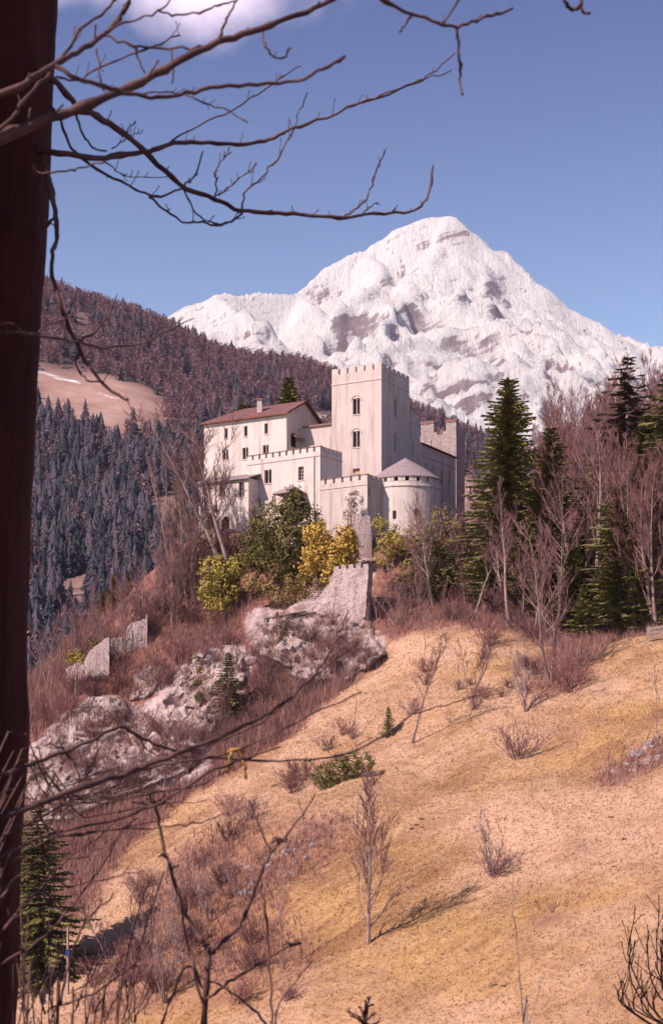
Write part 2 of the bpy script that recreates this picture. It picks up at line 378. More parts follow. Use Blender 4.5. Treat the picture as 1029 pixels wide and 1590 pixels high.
for j in range(XX.shape[0]):
    for i in range(XX.shape[1]):
        p = Vector((XX[j, i], YY[j, i], ZZ[j, i])); r = ROCK[j, i]
        h = MN.fractal(p * .09, 1.0, 2.0, 4) * .75 + MN.fractal(p * .5, .9, 2.0, 3) * .16
        if r > .02:
            q = MN.turbulence_vector(p * .33, 4, False)
            rr = MN.ridged_multi_fractal(p * .22, .9, 2.1, 5, 1, 2)
            off[j, i] = (q.x * 1.0 * r, (q.y - .3) * 1.1 * r - (rr - 1.2) * .7 * r, q.z * .9 * r)
        if YY[j, i] > 55: off[j, i, 2] += h
ZZ = ZZ + off[..., 2]
def G(x, y):
    i = np.clip(np.searchsorted(GX, x) - 1, 0, len(GX) - 2); j = np.clip(np.searchsorted(GY, y) - 1, 0, len(GY) - 2)
    tx = (x - GX[i]) / (GX[i + 1] - GX[i]); ty = (y - GY[j]) / (GY[j + 1] - GY[j])
    return (ZZ[j, i] * (1 - tx) + ZZ[j, i + 1] * tx) * (1 - ty) + (ZZ[j + 1, i] * (1 - tx) + ZZ[j + 1, i + 1] * tx) * ty
_DS = np.arange(58, 258, .25)
def hit(px, py):
    x = (px - CX) / F * _DS; z = (HOR - py) / F * _DS
    b = np.nonzero(z < G(x, _DS))[0]
    D = _DS[b[0]] if len(b) else 175.0
    return np.array((x[b[0]] if len(b) else (px - CX) / F * D, D, G((px - CX) / F * D, D)))
ny, nx = XX.shape
V = np.stack([XX + off[..., 0], YY + off[..., 1], ZZ], -1).reshape(-1, 3)
idx = np.arange(ny * nx).reshape(ny, nx)
FC = np.stack([idx[:-1, :-1], idx[:-1, 1:], idx[1:, 1:], idx[1:, :-1]], -1).reshape(-1, 4)
me = mesh_np('ground', V, FC, M['ground'])
ca = me.color_attributes.new('cover', 'FLOAT_COLOR', 'POINT')
ca.data.foreach_set('color', np.stack([np.zeros(V.shape[0]), ROCK.ravel(), LIT.ravel(), np.ones(V.shape[0])], -1).astype(np.float32).ravel())
me.polygons.foreach_set('use_smooth', np.ones(len(me.polygons), bool))
structure(link('ground', me))

# ------------------------------------------------------------------ far hillside
HC = np.array([P(*a) for a in [(-400, 330, 1500), (-100, 400, 1500), (60, 450, 1500), (130, 478, 1500), (190, 486, 1520), (250, 502, 1550), (300, 530, 1600), (350, 553, 1650), (400, 566, 1700), (440, 560, 1750), (515, 592, 1800), (560, 640, 1850), (600, 750, 1900), (640, 765, 2000), (750, 775, 2100), (1029, 740, 2200), (1300, 690, 2300),
        (60, 600, 1200), (250, 640, 1200), (-200, 560, 1200), (100, 800, 850), (240, 800, 880), (-200, 780, 850), (60, 1060, 560), (200, 1000, 600), (-200, 1060, 560), (350, 760, 1050), (500, 740, 1250), (700, 830, 1300), (900, 820, 1400), (1200, 810, 1400), (400, 1000, 650), (700, 950, 700), (1000, 950, 750), (60, 1250, 380), (500, 1200, 400), (1000, 1150, 420), (-400, 1250, 380)]]
       + [np.array(a, float) for a in [(-700, 2400, 420), (0, 2600, 250), (900, 2700, 400), (-1400, 1500, 600), (-1400, 500, 100), (1500, 1400, 380), (1500, 500, 60)]])
_m = len(HC); _B = np.zeros((_m + 3, _m + 3)); _B[:_m, :_m] = np.sqrt(((HC[:, None, :2] - HC[None, :, :2]) ** 2).sum(-1) + 900)
_B[:_m, _m] = 1; _B[:_m, _m + 1:] = HC[:, :2]; _B[_m, :_m] = 1; _B[_m + 1:, :_m] = HC[:, :2].T
_hw = np.linalg.solve(_B, np.concatenate([HC[:, 2], np.zeros(3)]))
hx = np.arange(-1300, 1401, 18.0); hy = np.arange(300, 2650, 16.0)
HX, HY = np.meshgrid(hx, hy); HZ = np.full(HX.shape, _hw[_m]) + _hw[_m + 1] * HX + _hw[_m + 2] * HY
for i in range(_m): HZ += _hw[i] * np.sqrt((HX - HC[i, 0]) ** 2 + (HY - HC[i, 1]) ** 2 + 900)
for j in range(HX.shape[0]):
    for i in range(HX.shape[1]): HZ[j, i] += MN.fractal(Vector((HX[j, i] * .004, HY[j, i] * .004, 3)), 1, 2, 5) * 16
def HG(x, y):
    i = np.clip(((x - hx[0]) / 18).astype(int), 0, len(hx) - 2); j = np.clip(((y - hy[0]) / 16).astype(int), 0, len(hy) - 2)
    tx = (x - hx[i]) / 18; ty = (y - hy[j]) / 16
    return (HZ[j, i] * (1 - tx) + HZ[j, i + 1] * tx) * (1 - ty) + (HZ[j + 1, i] * (1 - tx) + HZ[j + 1, i + 1] * tx) * ty
HPX = CX + F * HX / HY; HPY = HOR - F * HZ / HY
clear = [[(40, 568), (120, 580), (215, 592), (250, 618), (262, 672), (215, 676), (178, 684), (150, 668), (90, 645), (40, 636)],
         [(95, 905), (140, 888), (142, 965), (88, 965)], [(112, 485), (140, 485), (142, 530), (118, 530)], [(262, 583), (290, 583), (290, 594), (262, 594)],
         [(690, 740), (775, 740), (800, 850), (690, 850)], [(235, 770), (275, 770), (280, 830), (235, 830)], [(135, 865), (155, 865), (150, 880), (135, 880)], [(345, 632), (380, 632), (380, 645), (345, 645)], [(480, 640), (520, 640), (520, 660), (480, 660)]]
def in_clear(px, py):
    r = np.zeros(np.shape(px), bool)
    for pl in clear: r |= inpoly(pl, px, py)
    return r
CLR = soft(in_clear(HPX, HPY), 1)
SNW = soft(inpoly([(40, 570), (75, 575), (120, 592), (205, 622), (202, 632), (150, 612), (90, 592), (40, 582)], HPX, HPY) | inpoly(clear[2], HPX, HPY) | inpoly(clear[3], HPX, HPY) | inpoly(clear[7], HPX, HPY) | inpoly(clear[8], HPX, HPY), 0)
V = np.stack([HX, HY, HZ], -1).reshape(-1, 3); idx = np.arange(HX.size).reshape(HX.shape)
FC = np.stack([idx[:-1, :-1], idx[:-1, 1:], idx[1:, 1:], idx[1:, :-1]], -1).reshape(-1, 4)
me = mesh_np('hillside', V, FC, M['hillside'])
ca = me.color_attributes.new('cover', 'FLOAT_COLOR', 'POINT')
ca.data.foreach_set('color', np.stack([CLR.ravel(), SNW.ravel(), CLR.ravel() * 0, np.ones(HX.size)], -1).astype(np.float32).ravel())
me.polygons.foreach_set('use_smooth', np.ones(len(me.polygons), bool))
structure(link('hillside', me))

# ------------------------------------------------------------------ snow mountain: ridges and the faces that fall from them
RID = [[(-700, 620, 5400), (-300, 560, 5200), (100, 540, 4800), (250, 500, 4600), (340, 457, 4600), (400, 451, 4700), (450, 456, 4800), (470, 441, 4850), (500, 419, 4900), (540, 399, 4950), (580, 376, 5000), (620, 351, 5000), (642, 345, 5000), (655, 340, 5000), (668, 339, 5000), (680, 338, 5000), (692, 333, 5000), (703, 335, 5000), (714, 344, 5000), (718, 356, 5000), (735, 362, 5000), (745, 371, 5000), (749, 382, 5000), (757, 391, 5000), (770, 391, 5000), (785, 394, 5000), (795, 403, 5000), (820, 426, 4950), (850, 461, 4900), (875, 501, 4800), (920, 531, 4700), (960, 556, 4650), (1029, 602, 4500), (1300, 760, 4300)],
       [(690, 338, 5000), (665, 400, 4750), (640, 460, 4500), (600, 530, 4100), (570, 610, 3700)],
       [(750, 385, 5000), (745, 440, 4750), (765, 510, 4400), (790, 600, 3950), (800, 660, 3600)],
       [(450, 457, 4800), (490, 490, 4500), (525, 545, 4100), (545, 600, 3700)],
       [(350, 457, 4600), (385, 500, 4250), (420, 555, 3850)],
       [(850, 462, 4900), (835, 530, 4500), (850, 600, 4100), (870, 660, 3700)],
       [(920, 533, 4700), (905, 590, 4300), (930, 650, 3900)], [(580, 378, 5000), (560, 440, 4700), (520, 500, 4350)], [(260, 500, 4600), (290, 545, 4200)],
       [(1029, 603, 4500), (1000, 660, 4000)]]
mx_ = np.concatenate([np.arange(-3200, -800, 60.), np.arange(-800, 1400, 13.), np.arange(1400, 3600, 60.)]); my_ = np.concatenate([np.arange(2400, 3300, 40.), np.arange(3300, 5200, 15.), np.arange(5200, 7000, 90.)])
MX, MY = np.meshgrid(mx_, my_); MZ = np.full(MX.shape, -200.0)
DM = np.full(MX.shape, 1e9); WXn = np.zeros(MX.shape); WYn = WXn.copy(); RG = WXn.copy()
for j in range(MX.shape[0]):
    for i in range(MX.shape[1]):
        p = Vector((MX[j, i], MY[j, i], 0)); q = MN.turbulence_vector(p * .0022, 3, False)
        WXn[j, i] = q.x; WYn[j, i] = q.y
        RG[j, i] = MN.ridged_multi_fractal(p * .0042 + Vector((q.x, q.y, 0)) * .5, .85, 2.15, 6, 1, 2)
for k, r in enumerate(RID):
    pts = [P(*a) for a in r]
    for a, b in zip(pts[:-1], pts[1:]):
        ab = b[:2] - a[:2]
        wx = MX + WXn * (70 if k else 25); wy = MY + WYn * (70 if k else 40)
        tt = np.clip(((wx - a[0]) * ab[0] + (wy - a[1]) * ab[1]) / (ab @ ab), 0, 1)
        d = np.hypot(wx - a[0] - tt * ab[0], wy - a[1] - tt * ab[1])
        z = a[2] + tt * (b[2] - a[2])
        if k == 0: DM = np.minimum(DM, d)
        MZ = np.maximum(MZ, z - np.minimum(d, 220) * (1.45 if k == 0 else .95) - np.maximum(d - 220, 0) * .62)
near = np.clip(DM / 420, .07, 1)
FN = np.array([[MN.ridged_multi_fractal(Vector((MX[j, i] * .013, MY[j, i] * .010, 9)), .8, 2.1, 4, 1, 2) for i in range(MX.shape[1])] for j in range(MX.shape[0])])
MZ = MZ + (RG - 1.3) * 92 * near + (FN - 1.2) * 24 * np.clip(near * 2, .4, 1) * np.clip(WXn * 1.6 + .35, .05, 1)
V = np.stack([MX, MY, MZ], -1).reshape(-1, 3); idx = np.arange(MX.size).reshape(MX.shape)
FC = np.stack([idx[:-1, :-1], idx[:-1, 1:], idx[1:, 1:], idx[1:, :-1]], -1).reshape(-1, 4)
me = mesh_np('mountain', V, FC, M['mountain'])
structure(link('mountain', me))

# ------------------------------------------------------------------ castle
class Block:
    """a corner nearest the viewer; a runs along the face turned to the sun, b along the face in shade"""
    def __init__(s, px, D, th):
        th = math.radians(th); s.C = np.array(((px - CX) / F * D, D)); s.th = th
        s.u = np.array((-math.cos(th), math.sin(th))); s.v = np.array((math.sin(th), math.cos(th)))
    def w(s, a, b, z): p = s.C + s.u * a + s.v * b; return np.array((p[0], p[1], z))
    def a_at(s, px, b=0):
        t = (px - CX) / F; q = s.C + s.v * b
        return (t * q[1] - q[0]) / (s.u[0] - t * s.u[1])
    def b_at(s, px, a=0):
        t = (px - CX) / F; q = s.C + s.u * a
        return (t * q[1] - q[0]) / (s.v[0] - t * s.v[1])
    def z(s, py, a=0, b=0): return (HOR - py) / F * s.w(a, b, 0)[1]
    def face(s, f, o, q, zz, d):                # point on a face: q along, d metres into the wall
        return s.w(q, o[1] + d, zz) if f == 'a' else s.w(o[0] + d, q, zz)

def holed(mb, bl, f, o, s0, s1, z0, z1, ops, depth=.4):
    ss = sorted({s0, s1} | {x for op in ops for x in op[:2]}); zs = sorted({z0, z1} | {x for op in ops for x in op[2:4]})
    for sa, sb in zip(ss[:-1], ss[1:]):
        for za, zb in zip(zs[:-1], zs[1:]):
            cs, cz = (sa + sb) / 2, (za + zb) / 2
            if any(op[0] < cs < op[1] and op[2] < cz < op[3] for op in ops): continue
            mb.add([bl.face(f, o, sa, za, 0), bl.face(f, o, sb, za, 0), bl.face(f, o, sb, zb, 0), bl.face(f, o, sa, zb, 0)], [(0, 1, 2, 3)])
    for a, b, c, d in [op[:4] for op in ops]:
        q = [(a, c), (b, c), (b, d), (a, d)]
        for (x0, y0), (x1, y1) in zip(q, q[1:] + q[:1]):
            mb.add([bl.face(f, o, x0, y0, 0), bl.face(f, o, x1, y1, 0), bl.face(f, o, x1, y1, depth), bl.face(f, o, x0, y0, depth)], [(0, 1, 2, 3)])

def walls(th, bl, a0, a1, b0, b1, z0, z1, opa=(), opb=(), mat='plaster', top=True, name='wall'):
    mb = MB(); o = (a0, b0)
    holed(mb, bl, 'a', o, a0, a1, z0, z1, list(opa)); holed(mb, bl, 'b', o, b0, b1, z0, z1, list(opb))
    mb.add([bl.w(a1, b0, z0), bl.w(a1, b1, z0), bl.w(a1, b1, z1), bl.w(a1, b0, z1)], [(0, 1, 2, 3)])
    mb.add([bl.w(a0, b1, z0), bl.w(a1, b1, z0), bl.w(a1, b1, z1), bl.w(a0, b1, z1)], [(0, 1, 2, 3)])
    if top: mb.add([bl.w(a0, b0, z1), bl.w(a1, b0, z1), bl.w(a1, b1, z1), bl.w(a0, b1, z1)], [(0, 1, 2, 3)])
    w = mb.build(name, M[mat], th)
    for f, ops in (('a', opa), ('b', opb)):
        for op in ops: window(th, bl, f, o, op)
    return w

def bar(mb, bl, f, o, s0, s1, z0, z1, d0, d1):
    v = [bl.face(f, o, s, z, d) for d in (d0, d1) for z in (z0, z1) for s in (s0, s1)]
    mb.add(v, [(0, 1, 3, 2), (4, 6, 7, 5), (0, 4, 5, 1), (2, 3, 7, 6), (0, 2, 6, 4), (1, 5, 7, 3)])

def window(th, bl, f, o, op):
    """op = s0, s1, z0, z1, kind; kinds: plain, two (two arched lights), arch, cross, void, shutter, blind"""
    s0, s1, z0, z1 = op[:4]; kind = op[4] if len(op) > 4 else 'plain'
    fr = MB(); g = .09
    lights = [(s0, s1)]
    if kind == 'two':
        m = (s0 + s1) / 2; lights = [(s0, m - .09), (m + .09, s1)]
    if kind in ('two', 'arch', 'void'):
        for a, b in lights:
            r = (b - a) / 2; c = (a + b) / 2; n = 8
            pts = [(c - r * math.cos(math.pi * k / n), z1 - r + r * math.sin(math.pi * k / n)) for k in range(n + 1)]
            for (x0, y0), (x1, y1) in zip(pts[:-1], pts[1:]):
                fr.add([bl.face(f, o, x0, y0, g), bl.face(f, o, x1, y1, g), bl.face(f, o, x1, z1, g), bl.face(f, o, x0, z1, g)], [(0, 1, 2, 3)])
                fr.add([bl.face(f, o, x0, y0, g), bl.face(f, o, x1, y1, g), bl.face(f, o, x1, y1, .4), bl.face(f, o, x0, y0, .4)], [(0, 1, 2, 3)])
    if kind == 'two': bar(fr, bl, f, o, lights[0][1], lights[1][0], z1 - .12, z1, g, .38)
    if kind in ('plain', 'cross', 'shutter'):
        e = .05
        for a, b, c, d in ((s0, s0 + e, z0, z1), (s1 - e, s1, z0, z1), (s0 + e, s1 - e, z0, z0 + e), (s0 + e, s1 - e, z1 - e, z1)):
            bar(fr, bl, f, o, a, b, c, d, .2, .3)
        if kind == 'cross':
            m = (s0 + s1) / 2; bar(fr, bl, f, o, m - .025, m + .025, z0 + e, z1 - e, .21, .29)
            for q in (.25, .5, .75): zz = z0 + (z1 - z0) * q; bar(fr, bl, f, o, s0 + e, s1 - e, zz - .02, zz + .02, .22, .28)
    if kind != 'void': bar(fr, bl, f, o, s0 - .08, s1 + .08, z0 - .12, z0 + .004, -.07, .30)                      # sill
    w = fr.build('window', M['trim'], th)
    if kind == 'two':
        mb = MB(); m = (s0 + s1) / 2; p = bl.face(f, o, m, 0, .2)
        mb.tube([(p[0], p[1], z0), (p[0], p[1], z0 + .15), (p[0], p[1], z1 - .25), (p[0], p[1], z1 - .1)], [.1, .06, .06, .1], 8)
        mb.build('column', M['trim'], w)
    for a, b in lights:
        mb = MB(); mb.add([bl.face(f, o, a - .02, z0 - .02, .34), bl.face(f, o, b + .02, z0 - .02, .34), bl.face(f, o, b + .02, z1 + .02, .34), bl.face(f, o, a - .02, z1 + .02, .34)], [(0, 1, 2, 3)])
        mb.build('pane' if kind not in ('void', 'blind') else 'back_wall', M['void' if kind == 'void' else 'shutter' if kind == 'shutter' else 'plaster' if kind == 'blind' else 'dark_glass'], w)

def op_at(bl, f, o, px, py, wpx, hpx, kind, w=None):
    """an opening from its middle in the picture and its size there"""
    if f == 'a':
        a = bl.a_at(px, o[1]); aa = bl.a_at(px + wpx / 2, o[1]); ab = bl.a_at(px - wpx / 2, o[1]); y = bl.w(a, o[1], 0)[1]
    else:
        a = bl.b_at(px, o[0]); aa = bl.b_at(px - wpx / 2, o[0]); ab = bl.b_at(px + wpx / 2, o[0]); y = bl.w(o[0], a, 0)[1]
    if w: aa, ab = a - w / 2, a + w / 2
    return (aa, ab, (HOR - py - hpx / 2) / F * y, (HOR - py + hpx / 2) / F * y, kind)

_ml = {}
def merlons(th, bl, f, o, s0, s1, z, n, gap, h, t=.42, mat='plaster', cap=None, broken=0, rnd=None):
    """n merlons standing on a parapet along a face"""
    wd = (s1 - s0 - gap * (n - 1)) / n; key = (round(wd, 3), h, t, mat, cap)
    if key not in _ml:
        mb = MB(); mb.box((0, 0, h / 2), wd / 2, t / 2, h / 2)
        m1 = bpy.data.meshes.new('merlon'); m1.from_pydata(mb.v, [], mb.f); m1.materials.append(M[mat]); m2 = None
        if cap:
            mb = MB(); mb.add([(-wd / 2 - .05, -t / 2 - .06, h), (wd / 2 + .05, -t / 2 - .06, h), (wd / 2 + .05, t / 2 + .06, h), (-wd / 2 - .05, t / 2 + .06, h), (-wd / 2 - .05, 0, h + .14), (wd / 2 + .05, 0, h + .14)], [(3, 2, 1, 0), (0, 1, 5, 4), (2, 3, 4, 5), (0, 4, 3), (1, 2, 5)])
            m2 = bpy.data.meshes.new('coping'); m2.from_pydata(mb.v, [], mb.f); m2.materials.append(M[cap])
        _ml[key] = (m1, m2)
    m1, m2 = _ml[key]
    ang = math.atan2(bl.u[1], bl.u[0]) if f == 'a' else math.atan2(bl.v[1], bl.v[0])
    for k in range(n):
        c = s0 + wd / 2 + k * (wd + gap); p = bl.face(f, o, c, z, t / 2 + .004) - np.array(th.location)
        sc = 1.0
        if broken and rnd: sc = rnd.uniform(1 - broken, 1)
        m = link('merlon', m1, th, tuple(p), ang, (1, 1, sc))
        if m2: link('coping', m2, m)

def band(th, bl, a0, a1, b0, b1, z, h=.12, d=.07, name='string_course', mat='trim', part=True):
    mb = MB(); o = (a0, b0)
    bar(mb, bl, 'a', o, a0 - d, a1 + d, z, z + h, -d, .05); bar(mb, bl, 'b', o, b0 + .06, b1, z + .002, z + h - .002, -d, .05)
    return mb.build(name, M[mat], th)

def arch_mould(th, bl, f, o, c, z, r):
    mb = MB(); pts = [bl.face(f, o, c + r * math.cos(k * math.pi / 12), z + r * math.sin(k * math.pi / 12), -.02) for k in range(13)]
    mb.tube(pts, [.075] * 13, 6); mb.build('arch_moulding', M['trim'], th)

# keep
K = Block(592, 170, 29); ka = K.a_at(515); kb = K.b_at(635)
kz = K.z(563); kp = kz - .72
keep = thing('square_tower', 'tall square crenellated castle tower with paired arched windows', 'tower', tuple(K.w(ka / 2, kb / 2, 24)))
o = (0, 0)
opA = [op_at(K, 'a', o, 553, 631, 11, 25, 'two'), op_at(K, 'a', o, 553, 682, 11, 25, 'two'), op_at(K, 'a', o, 553, 731, 11, 7, 'shutter')]
opB = [op_at(K, 'b', o, 613.5, 634, 5, 27, 'two', .85), op_at(K, 'b', o, 613.5, 687, 5, 27, 'two', .85)]
walls(keep, K, 0, ka, 0, kb, 22, kp, opA, opB)
band(keep, K, 0, ka, 0, kb, kp - 1.25)
merlons(keep, K, 'a', o, 0, ka, kp, 6, .27, .72); merlons(keep, K, 'b', o, .46, kb, kp, 6, .27, .72)
merlons(keep, K, 'a', (0, kb - .45), 0.46, ka - .46, kp, 6, .27, .72); merlons(keep, K, 'b', (ka - .45, 0), .46, kb, kp, 6, .27, .72)
for q in opA[:2]: arch_mould(keep, K, 'a', o, (q[0] + q[1]) / 2, q[3] - .35, .72)
for q in opB: arch_mould(keep, K, 'b', o, (q[0] + q[1]) / 2, q[3] - .3, .66)

# wing behind the keep: crenellated step, then the long low range
zc = K.z(655, 0, 9)
b2 = K.b_at(655); b3 = K.b_at(708); zr = K.z(688, 0, b2)
wing = thing('castle_wing', 'crenellated wing joined to the shaded side of the square tower', 'building', tuple(K.w(2, 9, 24)))
o = (.25, kb)
walls(wing, K, .25, 5, kb + .01, b2, 22, zc, [], [op_at(K, 'b', o, 641, 698, 4, 24, 'plain', .5)])
band(wing, K, .25, 5, kb + .06, b2, zc - .2)
mb = MB(); bar(mb, K, 'b', (.25, 0), kb + .02, b2 - 1.0, zc, zc + .75, .004, .4); mb.build('parapet', M['plaster'], wing)
merlons(wing, K, 'b', (.25, 0), kb + .1, b2 - 1.0, zc + .75, 3, .3, .6)
merlons(wing, K, 'b', (.25, 0), b2 - .75, b2, zc, 1, .3, .7)
rng_ = thing('long_range', 'long low castle range with shaded wall and row of small windows', 'building', tuple(K.w(2, 16, 24)))
o = (.1, b2)
walls(rng_, K, .1, 5.5, b2 + .01, b3, 20, zr - .1, [], [op_at(K, 'b', o, 661, 722, 3, 9, 'plain', .6), op_at(K, 'b', o, 672.5, 730, 3, 12, 'plain', .6), op_at(K, 'b', o, 685, 739, 3, 13, 'plain', .6), op_at(K, 'b', o, 697.5, 747, 4, 18, 'plain', .7)])
band(rng_, K, .1, 5.5, b2 + .06, b3, zr - 1.5)
mb = MB()
mb.add([K.w(-.25, b2 + .02, zr - .12), K.w(-.25, b3 + .25, zr - .12), K.w(2.8, b3 + .25, zr + .55), K.w(2.8, b2 + .02, zr + .55), K.w(-.25, b2 + .02, zr), K.w(-.25, b3 + .25, zr), K.w(2.8, b3 + .25, zr + .67), K.w(2.8, b2 + .02, zr + .67),
        K.w(5.9, b2 + .02, zr - .12), K.w(5.9, b3 + .25, zr - .12)], [(0, 3, 2, 1), (4, 5, 6, 7), (0, 1, 5, 4), (1, 2, 6, 5), (0, 4, 7, 3), (7, 6, 9, 8)])
rf = mb.build('roof', M['fascia'], rng_)
mb = MB(); c = K.w(1.0, b2 + 4.6, zr); mb.tube([c, c + (0, 0, 1.15)], [.17, .15], 8); mb.tube([c + (0, 0, 1.15), c + (0, 0, 1.35)], [.24, .2], 8); mb.build('chimney', M['plaster'], rf)

# ruined stone tower behind
T2 = Block(708, 196, 20)
rt = thing('ruined_tower', 'broken rubble stone tower with notched top behind the long range', 'tower', tuple(T2.w(2, 2, 24)))
ta = T2.a_at(652); zt = T2.z(673)
walls(rt, T2, 0, ta, 0, 4.5, 20, zt, [], [], 'stone')
for (p0, p1, top) in ((653, 673, 655), (692, 707.5, 655), (673, 678, 669), (687, 692, 668)):
    mb = MB(); bar(mb, T2, 'a', (0, 0), T2.a_at(p1), T2.a_at(p0), zt + .001, T2.z(top), .003, .7); m = mb.build('merlon', M['stone'], rt)
    if top == 655:
        mb = MB(); bar(mb, T2, 'a', (0, 0), T2.a_at(p1) - .06, T2.a_at(p0) + .06, T2.z(top), T2.z(top) + .38, -.06, .75); mb.build('coping', M['coping'], m)
mb = MB(); bar(mb, T2, 'b', (0, 0), .71, 4.5, zt + .001, zt + 1.2, .003, .7); mb.build('parapet', M['stone'], rt)
mb = MB(); c = T2.w(T2.a_at(682), .9, zt); mb.box((c[0], c[1], zt + .45), .25, .25, .45); mb.build('chimney', M['coping'], rt)

# residence with the red roof
bh = -2.2; ha0 = K.a_at(445, bh); ha1 = K.a_at(317, bh); hb1 = bh + 8.4; ze = K.z(640, ha0, bh)
res = thing('residence', 'pale plastered castle residence under a red hipped roof', 'building', tuple(K.w((ha0 + ha1) / 2, 2, 23)))
o = (ha0, bh)
opA = [op_at(K, 'a', o, 351, 673, 5, 16, 'plain', .5), op_at(K, 'a', o, 381.5, 669.5, 5, 16, 'plain', .5), op_at(K, 'a', o, 413, 665.5, 5, 16, 'plain', .5),
       op_at(K, 'a', o, 350, 706, 9, 16, 'two'), op_at(K, 'a', o, 381, 704, 9, 18, 'two'), op_at(K, 'a', o, 412.5, 698, 9, 14, 'two'), op_at(K, 'a', o, 381, 757, 9, 24, 'two')]
opB = [op_at(K, 'b', o, 457, 684, 9, 22, 'void', 1.7)]
walls(res, K, ha0, ha1, bh, hb1, 20, ze, opA, opB, 'plaster_white')
bm_ = (bh + hb1) / 2; zg = ze + 2.15; ov = .45
mb = MB(); mb.add([K.w(ha0, bh, ze), K.w(ha0, hb1, ze), K.w(ha0, bm_, zg - .1)], [(0, 1, 2)]); mb.build('gable', M['plaster_white'], res)
def slab(mb, quad, t=.16):
    q = [np.array(p) for p in quad]; n = len(q); lo = [p - (0, 0, t) for p in q]
    mb.add(q + lo, [tuple(range(n)), tuple(range(2 * n - 1, n - 1, -1))] + [(i, n + i, n + (i + 1) % n, (i + 1) % n) for i in range(n)])
sl_ = (zg - ze) / (bm_ - bh)
def RW(a, b, z): return K.w(a, b, z + .1)
mb = MB(); hip = ha1 - 3.2
slab(mb, [RW(ha0 - ov, bh - ov, ze - ov * sl_), RW(ha1 + ov, bh - ov, ze - ov * sl_), RW(hip, bm_, zg), RW(ha0 - ov, bm_, zg)])
slab(mb, [RW(ha0 - ov, hb1 + ov, ze - ov * sl_), RW(ha0 - ov, bm_, zg), RW(hip, bm_, zg), RW(ha1 + ov, hb1 + ov, ze - ov * sl_)])
slab(mb, [RW(ha1 + ov, bh - ov, ze - ov * sl_), RW(ha1 + ov, hb1 + ov, ze - ov * sl_), RW(hip, bm_, zg)])
roof = mb.build('roof', M['roof_red'], res)
mb = MB(); bar(mb, K, 'a', (0, bh - ov), ha0 - ov, ha1 + ov, ze - .30, ze - .12, -.03, .03); mb.build('eaves_board', M['fascia'], roof)
mb = MB()
for q in ((bh - ov, bm_), (hb1 + ov, bm_)):
    p0 = RW(ha0 - ov - .03, q[0], ze - ov * sl_ - .18); p1 = RW(ha0 - ov - .03, q[1], zg - .18)
    mb.add([p0, p1, p1 + (0, 0, .24), p0 + (0, 0, .24)], [(0, 1, 2, 3)])
mb.build('bargeboard', M['fascia'], roof)
mb = MB(); ca_ = K.a_at(403, bh + 1.6); c = K.w(ca_, bh + 1.6, 0)
zch = K.z(622, ca_, bh + 1.6); mb.box((c[0], c[1], (zch + ze) / 2), .3, .3, (zch - ze) / 2); ch = mb.build('chimney', M['plaster'], roof)
mb = MB(); mb.box((c[0], c[1], zch + .1), .42, .42, .09); mb.build('chimney_cap', M['coping'], ch)

# link wall between residence and keep
lw = thing('link_wall', 'plain plaster wall with dark coping joining residence to square tower', 'wall', tuple(K.w(9, 1.2, 24)))
la1 = ha0 - .02; lb = bh + 3.2; zl = K.z(659, ka, lb)
walls(lw, K, ka - .5, la1, lb, lb + 1.0, 22, zl, [], [])
mb = MB(); bar(mb, K, 'a', (0, lb), ka + .02, la1 - .47, zl, zl + .22, -.25, 1.2); mb.build('coping', M['coping'], lw)
mb = MB(); p = [K.w(ha0 - .02, bh + 1.0, K.z(676, ha0, 0)), K.w(ha0 - .02, bh + 3.0, K.z(676, ha0, 0)), K.w(ha0 - .9, bh + 3.0, K.z(682, ha0, 0)), K.w(ha0 - .9, bh + 1.0, K.z(682, ha0, 0))]
slab(mb, p, .12); mb.build('porch_roof', M['coping'], res)

# terrace block in front
Tb = Block(497, 163, 34); tz = Tb.z(692); ta1 = Tb.a_at(384); tb1 = Tb.b_at(531)
ter = thing('terrace_block', 'white plastered castle block with small battlements around a roof terrace', 'building', tuple(Tb.w(ta1 / 2, tb1 / 2, 23)))
o = (0, 0); tp = tz - .62
opA = [op_at(Tb, 'a', o, 416, 740, 11, 21, 'two'), op_at(Tb, 'a', o, 467, 735, 8.5, 21, 'cross'), op_at(Tb, 'a', o, 402, 781, 5, 13, 'arch'), op_at(Tb, 'a', o, 425, 778, 5, 16, 'plain'), op_at(Tb, 'a', o, 463, 783, 26, 26, 'void')]
walls(ter, Tb, 0, ta1, 0, tb1, 19, tp, opA, [], 'plaster_white')
band(ter, Tb, 0, ta1, 0, tb1, tp - .55)
merlons(ter, Tb, 'a', o, 0, ta1, tp, 11, .3, .55, cap='coping', mat='plaster_white'); merlons(ter, Tb, 'b', o, .5, tb1, tp, 5, .26, .55, cap='coping', mat='plaster_white')
merlons(ter, Tb, 'a', (0, tb1 - .45), .5, ta1 - .5, tp, 10, .3, .55, cap='coping', mat='plaster_white')
mb = MB(); pa = Tb.a_at(488); mb.tube([Tb.w(pa, -.08, tp - .5), Tb.w(pa, -.08, 22)], [.06, .06], 6); mb.build('downpipe', M['metal'], ter)
